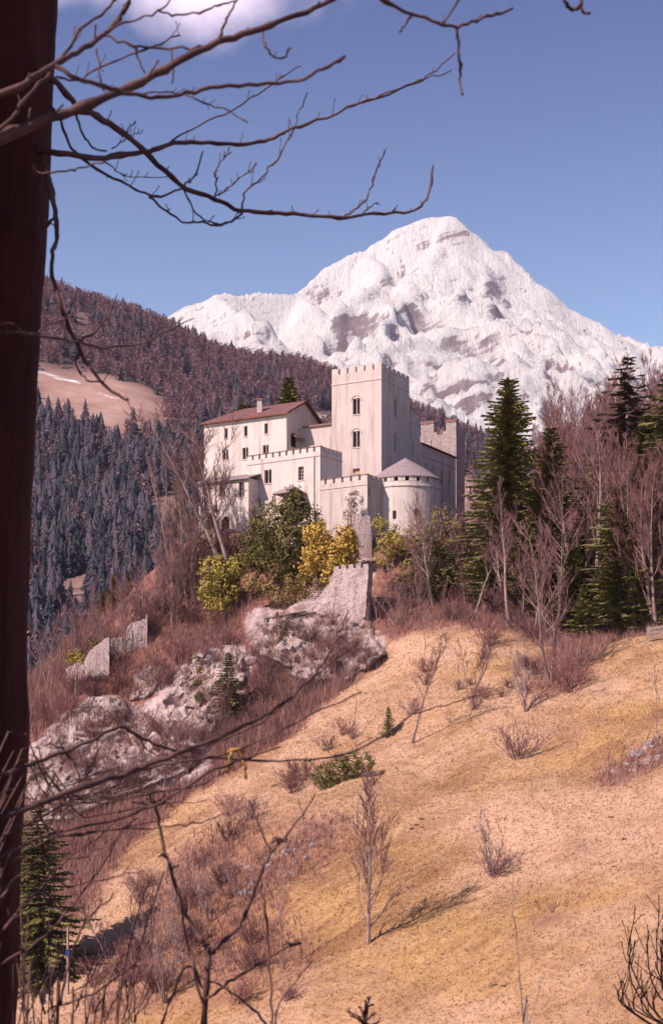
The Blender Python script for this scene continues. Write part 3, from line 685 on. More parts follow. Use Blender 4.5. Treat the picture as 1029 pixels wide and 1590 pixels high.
# little porch with its own roof
pc = Tb.a_at(457); pe = Tb.z(768, pc); pt = Tb.z(755, pc)
por = thing('gate_porch', 'small shingled porch roof over the white arched gateway', 'porch', tuple(Tb.w(pc, -1, 22)))
w2 = 1.75
mb = MB(); e0, e1 = pc - w2, pc + w2
slab(mb, [Tb.w(e0, -2.0, pe), Tb.w(e1, -2.0, pe), Tb.w(pc, -.6, pt)], .1); slab(mb, [Tb.w(e1, -2.0, pe), Tb.w(e1, -.01, pe), Tb.w(pc, -.01, pt), Tb.w(pc, -.6, pt)], .1); slab(mb, [Tb.w(e0, -.01, pe), Tb.w(e0, -2.0, pe), Tb.w(pc, -.6, pt), Tb.w(pc, -.01, pt)], .1)
mb.build('roof', M['shingle'], por)
for q in (e0 + .2, e1 - .2):
    mb = MB(); bar(mb, Tb, 'a', (0, 0), q - .09, q + .09, 20, pe - .05, -1.85, -1.67); mb.build('post', M['wood'], por)
mb = MB(); bar(mb, Tb, 'a', (0, 0), e0 + .29, e1 - .29, pe - 2.0, pe - 1.85, -1.82, -1.7); mb.build('rail', M['wood'], por)

# chapel-like annex at the left
An = Block(386, 166, 30); aa1 = An.a_at(309); ae = An.z(742)
ann = thing('arched_annex', 'white annex with tall arched windows below the residence', 'building', tuple(An.w(aa1 / 2, 2, 22)))
o = (0, 0)
opA = [op_at(An, 'a', o, 345, 759, 9, 26, 'arch'), op_at(An, 'a', o, 325, 761, 10, 28, 'blind'), op_at(An, 'a', o, 333, 792, 5, 14, 'plain'), op_at(An, 'a', o, 329, 812, 14, 32, 'void'), op_at(An, 'a', o, 350, 815, 13, 26, 'void'), op_at(An, 'a', o, 375, 760, 8, 24, 'two')]
walls(ann, An, 0, aa1, 0, 5, 18, ae, opA, [], 'plaster_white')
mb = MB(); slab(mb, [An.w(-.3, -.4, ae), An.w(aa1 + .4, -.4, ae), An.w(aa1 + .4, 3.2, ae + 1.15), An.w(-.3, 3.2, ae + 1.15)], .14); mb.build('roof', M['shingle'], ann)

# lower crenellated wall right of the terrace
L = Block(570, 159.5, 34); lz = L.z(736); lp = lz - .6; la = L.a_at(494)
low = thing('lower_bastion', 'stained low bastion wall with battlements beside the round tower', 'wall', tuple(L.w(la / 2, 1, 22)))
walls(low, L, 0, la, 0, 3.2, 17, lp, [], [op_at(L, 'b', (0, 0), 573, 765, 2, 14, 'plain', .4)])
band(low, L, 0, la, 0, 3.2, lp - .6)
merlons(low, L, 'a', (0, 0), 0, la, lp, 6, .3, .55, cap='coping'); merlons(low, L, 'b', (0, 0), .5, 3.2, lp, 3, .3, .55, cap='coping')
mb = MB(); ba = L.a_at(566); bar(mb, L, 'a', (0, 0), ba - .4, ba + 1.0, 17, L.z(800), -1.3, -.01); mb.build('buttress', M['stone'], low)

# round tower
RC = P(629, 0, 165); rr = 55.5 * 165 / F; re = (HOR - 748) / F * 165
rd = thing('round_tower', 'squat round castle tower under a grey conical shingle roof', 'tower', (RC[0], RC[1], 20))
mb = MB(); n = 48; zs = [14, re - 1.25, re - 1.2, re - 1.05, re - 1.0, re - .62]; rs = [rr * 1.03, rr, rr + .12, rr + .12, rr, rr]
mb.v = [(RC[0] + r_ * math.cos(2 * math.pi * k / n), RC[1] + r_ * math.sin(2 * math.pi * k / n), z_) for z_, r_ in zip(zs, rs) for k in range(n)]; mb.n = len(mb.v)
mb.f = [(i * n + k, i * n + (k + 1) % n, (i + 1) * n + (k + 1) % n, (i + 1) * n + k) for i in range(5) for k in range(n)] + [tuple(range(5 * n, 6 * n))]
mb.build('wall', M['plaster_white'], rd)
nm = 20
for k in range(nm):
    a = (k + .5) * 2 * math.pi / nm; ww = 2 * math.pi * rr / nm
    if k == 0:
        b_ = MB(); b_.box((0, 0, .34), ww * .31, .22, .34); mm = bpy.data.meshes.new('merlon'); mm.from_pydata(b_.v, [], b_.f); mm.materials.append(M['plaster_white'])
    link('merlon', mm, rd, ((rr - .2) * math.cos(a), (rr - .2) * math.sin(a), re - .62 - 20), a + math.pi / 2)
mb = MB(); mb.tube([(RC[0], RC[1], re - .62), (RC[0], RC[1], re + .2)], [rr - .6, rr - .6], 32); mb.build('inner_wall', M['void'], rd)
za = (HOR - 711) / F * 165; ro = 57.5 * 165 / F
mb = MB(); ring = [(RC[0] + ro * math.cos(2 * math.pi * k / 40), RC[1] + ro * math.sin(2 * math.pi * k / 40), re) for k in range(40)]
mid = [(RC[0] + ro * .52 * math.cos(2 * math.pi * k / 40), RC[1] + ro * .52 * math.sin(2 * math.pi * k / 40), re + (za - re) * .53) for k in range(40)]
lowr = [(p[0], p[1], p[2] - .13) for p in ring]
mb.add(ring + mid + lowr + [(RC[0], RC[1], za), (RC[0], RC[1], re - .1)], [(k, (k + 1) % 40, 40 + (k + 1) % 40, 40 + k) for k in range(40)] + [(40 + k, 40 + (k + 1) % 40, 120) for k in range(40)] + [(k, 80 + k, 80 + (k + 1) % 40, (k + 1) % 40) for k in range(40)] + [(80 + k, 121, 80 + (k + 1) % 40) for k in range(40)])
mb.build('conical_roof', M['shingle'], rd)
for px, py, hh in ((612, 799, 12), (645, 795, 10)):
    xx = (px - CX) / F * 161.3; dx = (xx - RC[0]) / rr; yy = RC[1] - math.sqrt(max(0, 1 - dx * dx)) * rr * 1.012; zz = (HOR - py) / F * yy
    mb = MB(); mb.box((xx, yy, zz), .2, .05, hh / 2 / 13.6); mb.build('slit_window', M['void'], rd)

# outer ruins: each built from a rough-topped slab of rubble with real thickness
def ruin(name, label, pts, D, thick, base_extra=4, seed=1, group=None, turn=0.0):
    """pts = outline of the wall top from left to right in the photograph; wall goes down into the ground"""
    rnd = random.Random(seed); tops = []
    for (x0, y0), (x1, y1) in zip(pts[:-1], pts[1:]):
        k = max(1, int(abs(x1 - x0) / 4))
        for q in range(k): tops.append((x0 + (x1 - x0) * q / k, y0 + (y1 - y0) * q / k + rnd.uniform(-1.5, 1.5)))
    tops.append(pts[-1]); x_m = (pts[0][0] + pts[-1][0]) / 2
    v = []; base = min(G((p[0] - CX) / F * D, D) for p in tops) - base_extra
    for px, py in tops:
        dd = D + (px - x_m) * turn; p = P(px, py, dd); j = rnd.uniform(-.06, .06)
        v += [(p[0], p[1] + j, p[2]), (p[0], p[1] + thick, p[2] + rnd.uniform(-.2, .1)), (p[0], p[1] + thick, base), (p[0], p[1] - .35 + j, base)]
    n = len(tops); f = [(0, 1, 2, 3), tuple(4 * (n - 1) + k for k in (3, 2, 1, 0))]
    for k in range(n - 1): f += [(4 * k + i, 4 * k + 4 + i, 4 * k + 4 + (i + 1) % 4, 4 * k + (i + 1) % 4) for i in range(4)]
    mb = MB(); mb.add(v, f)
    c = P(x_m, pts[0][1], D); o = mb.build(name, M['stone'], None, loc=(c[0], c[1], base + base_extra))
    return tag(o, label, 'wall', group)
# crenellated outer wall on the rock: rough battered face, left edge broken away
Rb = Block(572, 147.5, 28)
cw = thing('curtain_wall', 'crenellated rubble curtain wall with broken slanting edge on the pale rock', 'wall', tuple(Rb.w(2, .5, 12)))
ra = Rb.a_at(518); rz = Rb.z(881)
rows = [(881, 518), (892, 517), (905, 508), (920, 497), (936, 484), (952, 462), (975, 440), (1000, 430), (1030, 430)]
mb = MB(); n = 22; pys = np.arange(881, 1031, 5.0); v = []
for py in pys:
    lp = np.interp(py, [r[0] for r in rows], [r[1] for r in rows]) + MN.noise(Vector((py * .09, 2, 0))) * 7 * (py > 890)
    bat = (py - 881) / 150 * 1.5; am = Rb.a_at(lp, -bat)
    for k in range(n + 1):
        a_ = am * k / n; w0 = Rb.w(a_, -bat, Rb.z(py, 0, -bat)); w_ = Vector(w0); d_ = (MN.noise(w_ * .8) * .22 + MN.noise(w_ * 2.3) * .10) * (py > 883)
        v.append(w0 - np.array((*(Rb.v * d_), 0)))
N1 = n + 1; m_ = len(pys)
back = [np.array(p) + np.array((*(Rb.v * (1.0 + .02 * i)), 0)) for i in range(m_) for p in v[i * N1:(i + 1) * N1]]
mb.add(v + back, [(i * N1 + k, i * N1 + k + 1, (i + 1) * N1 + k + 1, (i + 1) * N1 + k) for i in range(m_ - 1) for k in range(n)] + [(k, k + 1, m_ * N1 + k + 1, m_ * N1 + k) for k in range(n)]
       + [(i * N1 + e, (i + 1) * N1 + e, m_ * N1 + (i + 1) * N1 + e, m_ * N1 + i * N1 + e) for i in range(m_ - 1) for e in (0, n)])
mb.build('wall', M['stone'], cw)
merlons(cw, Rb, 'a', (0, 0), 0.05, ra, rz - .05, 5, .26, .66, mat='stone', broken=.45, rnd=random.Random(4))
ruin('ruined_wall', 'narrow rubble wall stub under the lower bastion beside yellow foliage', [(540, 818), (547, 812), (560, 803), (574, 800), (577, 830)], 157.2, .8, 3, 3)
ruin('ruined_wall', 'upright ruined wall slab with straight right edge on the wooded spur', [(196, 973), (205, 966), (226, 961), (229, 952)], 155.5, 1.0, 3, 5, turn=-.02)
ruin('ruined_wall', 'low sloping ruined wall beside the small round evergreen tree', [(103, 1037), (118, 1030), (132, 1024), (140, 1010), (152, 1000), (163, 992), (170, 990)], 153.5, 1.0, 3, 6, turn=-.02)
ruin('ruined_wall', 'ivy topped stub of pale wall below the leafless tree', [(284, 890), (290, 884), (300, 884), (307, 888)], 163, .8, 3, 7)
ruin('ruined_wall', 'dark broken rubble wall between the two pale ruined walls', [(168, 990), (180, 992), (190, 990), (196, 994)], 156.5, .8, 3, 8)
# ------------------------------------------------------------------ plants: generators
def rot_about(v, k, a):
    return v * math.cos(a) + np.cross(k, v) * math.sin(a) + k * (k @ v) * (1 - math.cos(a))
def unit(v): return v / (np.linalg.norm(v) + 1e-9)
UP = np.array((0, 0, 1.0))
def grow(rnd, p, d, L, n, up=.15, wob=.18):
    pts = [np.array(p, float)]; d = unit(np.array(d, float))
    for k in range(n):
        d = unit(d + UP * up / n * 2 + np.array([rnd.gauss(0, wob) for _ in range(3)]) * .6)
        pts.append(pts[-1] + d * L / n)
    return pts
def side(rnd, d, ang):
    k = unit(np.cross(d, np.array([rnd.gauss(0, 1) for _ in range(3)])))
    return unit(rot_about(d, k, ang))
def bare_tree(seed, Ht, spread=.32, r0=.16, nl=16, start=.3, lift=.9, nsub=7, ntw=7, forks=1, tw=.011):
    """leafless tree: trunk and limbs in one mesh, twigs of the crown in another"""
    rnd = random.Random(seed); tr, cr = MB(), MB()
    for s in range(forks):
        d0 = np.array((rnd.gauss(0, .10 + .16 * (forks > 1)), rnd.gauss(0, .10 + .16 * (forks > 1)), 1))
        h = Ht * (1 if s == 0 else rnd.uniform(.7, .95))
        tk = grow(rnd, (rnd.uniform(-.12, .12) * (forks > 1), rnd.uniform(-.12, .12) * (forks > 1), -.25), d0, h, 9, .12, .09)
        rad = [r0 * (1 - .93 * (k / 9) ** .8) * (1.0 if forks == 1 else .75) for k in range(10)]; rad[0] *= 1.35
        tr.tube(tk, rad, 6)
        for q in range(nl // forks):
            t = start + (1 - start) * ((q + rnd.random()) / (nl // forks)); i = min(int(t * 9), 8); f = t * 9 - i
            p = tk[i] * (1 - f) + tk[i + 1] * f; L = Ht * spread * (1.15 - .75 * t) * rnd.uniform(.7, 1.25)
            dd = side(rnd, np.array((0, 0, 1.0)), rnd.uniform(.55, 1.0) * lift)
            lim = grow(rnd, p, dd, L, 4, .35, .16); rl = max(.02, rad[i] * .5)
            tr.tube(lim, [rl, rl * .75, rl * .55, rl * .38, .012], 4, False)
            for u in range(nsub):
                g = rnd.uniform(.25, 1.0); i2 = min(int(g * 4), 3); p2 = lim[i2] + (lim[i2 + 1] - lim[i2]) * (g * 4 - i2)
                d2 = side(rnd, unit(lim[i2 + 1] - lim[i2]), rnd.uniform(.4, .9)); L2 = L * rnd.uniform(.28, .5)
                sb = grow(rnd, p2, d2, L2, 2, .3, .2); cr.tube(sb, [tw * 1.7, tw * 1.2, tw * .6], 3, False)
                for w in range(ntw):
                    g2 = rnd.uniform(.2, 1); p3 = sb[0] + (sb[2] - sb[0]) * g2
                    d3 = side(rnd, unit(sb[2] - sb[0]), rnd.uniform(.3, .9)); L3 = L2 * rnd.uniform(.35, .75)
                    e = p3 + unit(d3 + UP * .25) * L3; k = unit(np.cross(d3, np.array([rnd.gauss(0, 1) for _ in range(3)]))) * tw * .9
                    k2 = unit(np.cross(d3, k)) * tw * .9
                    cr.add([p3 + k, p3 - k * .5 + k2, p3 - k * .5 - k2, e], [(0, 1, 3), (1, 2, 3), (2, 0, 3)])
    return tr, cr
def bush(seed, Ht, wdt, ns=26, nsub=5, ntw=4, tw=.013):
    rnd = random.Random(seed); mb = MB()
    for s in range(ns):
        az = rnd.uniform(0, 2 * math.pi); ln = rnd.uniform(0.05, 1) ; d = np.array((math.cos(az) * ln * wdt, math.sin(az) * ln * wdt, Ht * rnd.uniform(.6, 1.0)))
        L = np.linalg.norm(d); st = grow(rnd, (math.cos(az) * ln * wdt * .25, math.sin(az) * ln * wdt * .25, -.15), d, L, 4, .1, .14)
        mb.tube(st, [tw * 2, tw * 1.7, tw * 1.3, tw, tw * .4], 3, False)
        for u in range(nsub):
            g = rnd.uniform(.25, 1); i2 = min(int(g * 4), 3); p2 = st[i2] + (st[i2 + 1] - st[i2]) * (g * 4 - i2)
            d2 = side(rnd, unit(st[i2 + 1] - st[i2]), rnd.uniform(.35, .9)); L2 = L * rnd.uniform(.2, .4)
            e = p2 + d2 * L2; mb.tube([p2, e], [tw, tw * .4], 3, False)
            for w in range(ntw):
                p3 = p2 + (e - p2) * rnd.uniform(.2, .95); d3 = side(rnd, d2, rnd.uniform(.3, .9)); e3 = p3 + unit(d3 + UP * .2) * L2 * rnd.uniform(.35, .7)
                k = unit(np.cross(d3, np.array([rnd.gauss(0, 1) for _ in range(3)]))) * tw * .8; k2 = unit(np.cross(d3, k)) * tw * .8
                mb.add([p3 + k, p3 - k * .5 + k2, p3 - k * .5 - k2, e3], [(0, 1, 3), (1, 2, 3), (2, 0, 3)])
    return mb
def conifer(seed, Ht, R, start=.06, dens=1.0, droop=.35, step=.42, bare_top=0.0, power=.8, gap=0.0, leader2=False):
    rnd = random.Random(seed); tr, cr = MB(), MB()
    tk = grow(rnd, (0, 0, -.3), (0, 0, 1), Ht + .3, 10, .2, .02); tr.tube(tk, [Ht * .016 * (1 - .95 * k / 10) + .01 for k in range(11)], 7)
    if leader2:
        tk2 = grow(rnd, tk[6] , (.16, .1, 1), Ht * .33, 5, .3, .03); tr.tube(tk2, [.12, .1, .08, .06, .04, .01], 5)
    z = start * Ht
    while z < Ht * .985:
        t = z / Ht; rad = R * (1 - t) ** power * rnd.uniform(.72, 1.12) + .12
        nb = max(3, int((5 + 2.5 * (1 - t)) * dens))
        a0 = rnd.uniform(0, 6.28); i = min(int((z + .3) / (Ht + .3) * 10), 9)
        base = tk[i] + (tk[i + 1] - tk[i]) * ((z + .3) / (Ht + .3) * 10 - i)
        for q in range(nb):
            if rnd.random() < gap: continue
            az = a0 + q * 6.283 / nb + rnd.uniform(-.35, .35); L = rad * rnd.uniform(.7, 1.18)
            out = np.array((math.cos(az), math.sin(az), 0)); sd = np.array((-out[1], out[0], 0))
            dr = droop * (1 - .6 * t); n = max(3, int(L / .36))
            pts = [base + out * L * k / n + UP * (-dr * L * (k / n) * (1 - .55 * (k / n)) + .12 * L * (1 if t > .75 else .3) * (k / n)) for k in range(n + 1)]
            tr.tube([pts[0], pts[n // 2], pts[-1]], [.035 * (1 - t) + .015, .02, .006], 3, False)
            for k in range(1, n + 1):
                if rnd.random() < bare_top * t: continue
                g = k / n; wl_ = (.22 + .62 * (1 - g * .75)) * min(1, .35 + L * .28) * rnd.uniform(.7, 1.25)
                for sg in (-1, 1):
                    p = pts[k]; tip = p + sd * sg * wl_ * .8 + out * wl_ * .55 + UP * (-wl_ * rnd.uniform(.05, .5))
                    bk = pts[k - 1] - (pts[k] - pts[k - 1]) * .25
                    cr.add([bk, p + out * .12, tip], [(0, 1, 2)])
                    tip2 = p + sd * sg * wl_ * .35 + out * wl_ * .2 - UP * wl_ * rnd.uniform(.35, .75)
                    cr.add([bk + sd * sg * .05, p + sd * sg * .1, tip2], [(0, 1, 2)])
            e = pts[-1]; cr.add([e - sd * .09, e + sd * .09, e + out * .3 - UP * .05], [(0, 1, 2)])
        z += step * (1 - .45 * t) * rnd.uniform(.8, 1.2)
    tp = tk[-1]
    for q in range(6):
        az = q * 1.05; d = np.array((math.cos(az), math.sin(az), .6)) * .22
        cr.add([tp - UP * .5, tp - UP * .45 + d * .3, tp + d - UP * .1], [(0, 1, 2)])
    cr.add([tp - UP * .5 + (.06, 0, 0), tp - UP * .5 - (.06, 0, 0), tp + UP * .35], [(0, 1, 2)])
    if leader2:
        for k in range(60):
            g = rnd.random(); i = min(int(g * 5), 4); p = tk2[i] + (tk2[i + 1] - tk2[i]) * (g * 5 - i); L = R * .42 * (1 - g) + .25
            for w in range(3):
                az = rnd.uniform(0, 6.28); out = np.array((math.cos(az), math.sin(az), -.25)); sd = np.array((-out[1], out[0], 0))
                for m in range(3): 
                    q0 = p + out * L * m / 3; cr.add([q0, q0 + out * .15 + sd * .05, q0 + out * L * .4 + sd * rnd.uniform(-.4, .4) * L - UP * .1], [(0, 1, 2)])
    return tr, cr
def leaf_crown(seed, lobes, n, size, flat=.0):
    """many small leaf faces spread through lobes: (centre, radii) in metres"""
    r = np.random.RandomState(seed); vol = np.array([l[1][0] * l[1][1] * l[1][2] for l in lobes]) ** .67; pr = vol / vol.sum()
    cl = r.choice(len(lobes), n // 9, p=pr); C = []; Nn = []
    for k in cl:
        c, rad = lobes[k]; d = r.normal(size=3); d /= np.linalg.norm(d); q = r.uniform(.62, 1.05); C.append(np.array(c) + d * np.array(rad) * q); Nn.append(d)
    C = np.repeat(np.array(C), 9, 0); Nn = np.repeat(np.array(Nn), 9, 0)
    C = C + r.normal(size=C.shape) * size * 1.15
    a = r.normal(size=C.shape); nn = Nn + a * .55; nn /= np.linalg.norm(nn, axis=1)[:, None]
    t1 = np.cross(nn, r.normal(size=C.shape)); t1 /= np.linalg.norm(t1, axis=1)[:, None] + 1e-9; t2 = np.cross(nn, t1)
    s = size * r.uniform(.6, 1.3, (len(C), 1))
    v = np.stack([C - t1 * s, C - t2 * s * .55, C + t1 * s, C + t2 * s * .55], 1).reshape(-1, 3)
    f = np.arange(len(v)).reshape(-1, 4)
    return v, f
def tomesh(name, mb, mat):
    me = bpy.data.meshes.new(name); me.from_pydata(mb.v, [], mb.f); me.materials.append(M[mat] if isinstance(mat, str) else mat); me.update(); return me

# ---- far forest on the hillside
def far_spruce(seed, tiers, sp):
    rnd = random.Random(seed); mb = MB(); H0 = 1.0
    for k in range(tiers):
        zb = .05 + .80 * k / tiers; zt = min(1, zb + .95 / tiers * 1.9); r = .21 * (1 - k / tiers) ** .85 + .025; m = sp
        ring = []
        for q in range(2 * m):
            a = math.pi * q / m + k; rr_ = r * (rnd.uniform(.9, 1.15) if q % 2 == 0 else rnd.uniform(.5, .66)); rr_ *= rnd.uniform(.85, 1.15); ring.append((rr_ * math.cos(a), rr_ * math.sin(a), zb - (.045 if q % 2 == 0 else -.02) + rnd.uniform(-.02, .02)))
        mb.add(ring + [(0, 0, zt)], [(q, (q + 1) % (2 * m), 2 * m) for q in range(2 * m)])
    return mb
def far_larch(seed, n):
    rnd = random.Random(seed); mb = MB()
    mb.add([(-.012, 0, 0), (.012, 0, 0), (0, .012, 0), (0, 0, 1)], [(0, 1, 3), (1, 2, 3), (2, 0, 3)])
    for k in range(n):
        t = .12 + .85 * (k + rnd.random()) / n; a = rnd.uniform(0, 6.28); L = (.24 * (1 - t) ** .55 + .03) * rnd.uniform(.8, 1.2)
        o_ = np.array((math.cos(a), math.sin(a), 0)); s_ = np.array((-o_[1], o_[0], 0)); p = np.array((0, 0, t))
        e = p + o_ * L + UP * L * rnd.uniform(.1, .7); w = .039 * rnd.uniform(.7, 1.4)
        mb.add([p, p + (e - p) * .6 + s_ * w + UP * w * .4, e, p + (e - p) * .6 - s_ * w - UP * w * .4], [(0, 1, 2, 3)])
        q0 = p + (e - p) * .5; e2 = q0 + UP * L * .55 + s_ * L * rnd.uniform(-.5, .5); mb.add([q0 - o_ * w * .6, q0 + o_ * w * .6, e2], [(0, 1, 2)])
    return mb
M['far_spruce'] = tint_mat('far_spruce', (.017, .020, .028), (.085, .063, .083))  # needle colour painted bluish to stand in for part of the distance haze
M['far_larch'] = tint_mat('far_larch', (.18, .09, .112), (.42, .25, .26))
rs = np.random.RandomState(11)
cand = 46000
cx_ = rs.uniform(-.36, .36, cand); cy_ = np.sqrt(rs.uniform(430 ** 2, 2050 ** 2, cand)); cx_ = cx_ * cy_ - 0.02 * cy_
cz_ = HG(cx_, cy_); cpx = CX + F * cx_ / cy_; cpy = HOR - F * cz_ / cy_
jx = np.array([MN.noise(Vector((x * .03, y * .03, 1))) * 12 for x, y in zip(cx_, cy_)]); jy = np.array([MN.noise(Vector((x * .03, y * .03, 7))) * 12 for x, y in zip(cx_, cy_)])
keep_ = (~in_clear(cpx + jx, cpy + jy) | ((cpx > 600) & (rs.rand(cand) < .10))) & (cpx > -190) & (cpx < 1220) & (cpy < 1130)
# thin out where other things always hide the slope
keep_ &= ~((cpx > 560) & (cpy > 780)); keep_ &= ~((cpx > 330) & (cpx < 560) & (cpy > 800))
# a band of larches below the upper wood, spruces low down
nz = np.array([MN.noise(Vector((x * .009, y * .006, 5))) for x, y in zip(cx_, cy_)])
band_l = np.exp(-((cpy - (548 + cpx * .25)) / 40) ** 2) * (cpx < 300)
pl = np.clip(.62 + np.clip((640 - cpy) / 300, -.25, .25) + nz * .55 + band_l * .6 - np.clip((cpy - 720) / 260, 0, .30) + np.clip((cpx - 250) / 400, 0, .25), .24, .97)
isl = rs.rand(cand) < pl
dens = np.where(cy_ < 900, 1.0, .8)
keep_ &= rs.rand(cand) < dens * np.clip(1.15 - .25 * isl, 0, 1)
ii = np.nonzero(keep_)[0]
ht = np.where(isl, rs.uniform(11, 18, cand), rs.uniform(9, 25, cand)); wide = rs.uniform(.95, 1.35, cand)
app = ht / cy_
for kind, protos, label, grp in (('spruce', [far_spruce(s, 9, 4) for s in range(4)], 'dark spruce standing low on the far wooded slope', 'spruces on the far slope'), ('larch', [far_larch(s, 22) for s in range(4)], 'bare pinkish larch low on the far wooded slope', 'larches on the far slope')):
    sel = ii[isl[ii] == (kind == 'larch')]
    onv = (cpx[sel] > 40) & (cpx[sel] < 330)
    order = sel[np.argsort(-(app[sel] + onv * 1.0))]
    ind, rest = order[:300], order[300:]
    tp = [np.array(m.v) for m in protos]
    mats = M['far_spruce'] if kind == 'spruce' else M['far_larch']
    meshes = []
    for k, m in enumerate(protos):
        for tn in (.15, .5, .85):
            me = tomesh(kind, m, mats); at = me.attributes.new('tint', 'FLOAT', 'POINT'); at.data.foreach_set('value', (tn + rs.uniform(-.3, .3, len(me.vertices))).astype(np.float32)); meshes.append(me)
    for q in ind:
        o = link(kind + '_tree', meshes[rs.randint(len(meshes))], None, (cx_[q], cy_[q], cz_[q] - .6), rs.uniform(0, 6.28), (ht[q] * wide[q], ht[q] * wide[q], ht[q]))
        tag(o, label, 'tree', grp)
    vs, tn_, fs3, n0 = [], [], [], 0
    fa = [[(f if len(f) == 3 else None) for f in m.f] for m in protos]
    tri = [np.array([t for f in m.f for t in ([f] if len(f) == 3 else [(f[0], f[1], f[2]), (f[0], f[2], f[3])])]) for m in protos]
    for q in rest:
        k = rs.randint(4); a = rs.uniform(0, 6.28); ca_, sa_ = math.cos(a), math.sin(a); v = tp[k]; s = ht[q] * wide[q]
        vs.append(np.stack([(v[:, 0] * ca_ - v[:, 1] * sa_) * s + cx_[q], (v[:, 0] * sa_ + v[:, 1] * ca_) * s + cy_[q], v[:, 2] * ht[q] + cz_[q] - .6], -1)); tn_.append((rs.rand() + rs.uniform(-.3, .3, len(v))).astype(np.float32)); fs3.append(tri[k] + n0); n0 += len(v)
    me = mesh_np(kind + '_forest', np.concatenate(vs), np.concatenate(fs3), mats)
    at = me.attributes.new('tint', 'FLOAT', 'POINT'); at.data.foreach_set('value', np.concatenate(tn_)[:len(me.vertices)])
    stuff(link(kind + '_forest', me), 'dark spruce forest covering the far slope' if kind == 'spruce' else 'pinkish leafless larch wood on the far slope', 'forest')
    print('far', kind, len(sel), len(me.polygons))

# ---- prototypes of near trees (trunk mesh, crown mesh, height)
PT = {}
def proto(key, gen, Ht, mt, mc):
    tr, cr = gen; PT[key] = (tomesh('trunk', tr, mt), tomesh('crown', cr, mc), Ht)
proto('slim1', bare_tree(1, 12, .20, .15, 20, .35, .7), 12, 'bare', 'twig')
proto('slim2', bare_tree(2, 12, .22, .14, 20, .4, .75), 12, 'bare', 'twig')
proto('slim3', bare_tree(3, 12, .24, .17, 22, .3, .8), 12, 'bare', 'twig')
proto('red1', bare_tree(4, 12, .30, .16, 24, .2, .9, 7, 6), 12, 'bare', 'twig_red')
proto('red2', bare_tree(5, 12, .27, .16, 24, .15, .9, 7, 6), 12, 'bare', 'twig_red')
proto('wide1', bare_tree(6, 10, .42, .2, 22, .28, 1.0, 7, 6), 10, 'bare', 'twig')
proto('wide2', bare_tree(7, 10, .38, .18, 22, .2, .95, 7, 5, 2), 10, 'bare', 'twig')
proto('multi1', bare_tree(8, 7, .30, .10, 24, .18, .8, 6, 4, 4), 7, 'bare', 'twig')
proto('multi2', bare_tree(9, 6, .26, .08, 24, .12, .7, 6, 4, 5), 6, 'bare', 'twig_pale')
proto('meadow1', bare_tree(22, 9.5, .36, .15, 28, .12, .8, 8, 6, 1, .011), 9.5, 'bare', 'twig')
proto('thin', bare_tree(12, 6, .16, .05, 10, .3, .7, 4, 3), 6, 'bare', 'twig_pale')
proto('poplar', bare_tree(13, 14, .11, .16, 36, .08, .45, 6, 5), 14, 'bare', 'twig_pale')
proto('gnarl', bare_tree(14, 11, .36, .22, 15, .42, .85, 7, 6, 2), 11, 'bare', 'twig')
proto('con1', conifer(1, 22, 5.6, .05, 1.3, .42, .40, power=.62, leader2=True), 22, 'bare', 'spruce')
proto('con2', conifer(2, 15, 3.5, .06, 1.15, .38, .40, power=.7), 15, 'bare', 'spruce')
proto('con3', conifer(3, 16, 4.8, .04, 1.1, .45, .45, gap=.10, power=.65), 16, 'bare', 'spruce')
proto('con4', conifer(4, 16, 4.4, .1, .9, .12, .6, bare_top=.3, gap=.18, power=.75), 16, 'bare', 'spruce_pale')
proto('con5', conifer(5, 6, 1.9, .02, 1.0, .3, .3), 6, 'bare', 'spruce')
proto('gold1', conifer(6, 8, 1.7, .02, 1.0, .1, .34, power=.6), 8, 'bare', 'golden')
def tree(key, label, px, py, top, name=None, D=None, group=None, rot=None, cat='tree', sx=1.0):
    """stand a tree where its foot shows in the photograph (or at a given distance) and as tall as it shows"""
    tm, cm, h0 = PT[key]
    if D is None: p = hit(px, py)
    else: x = (px - CX) / F * D; p = np.array((x, D, G(x, D)))
    h = (HOR - top) / F * p[1] - p[2]; s = h / h0
    t = thing(name or 'bare_tree', label, cat, tuple(p - (0, 0, .1)), group); t.rotation_euler = (0, 0, random.uniform(0, 6.28) if rot is None else rot); t.scale = (s * sx, s * sx, s)
    link('trunk', tm, t); link('crown', cm, t)
    return t
random.seed(5)
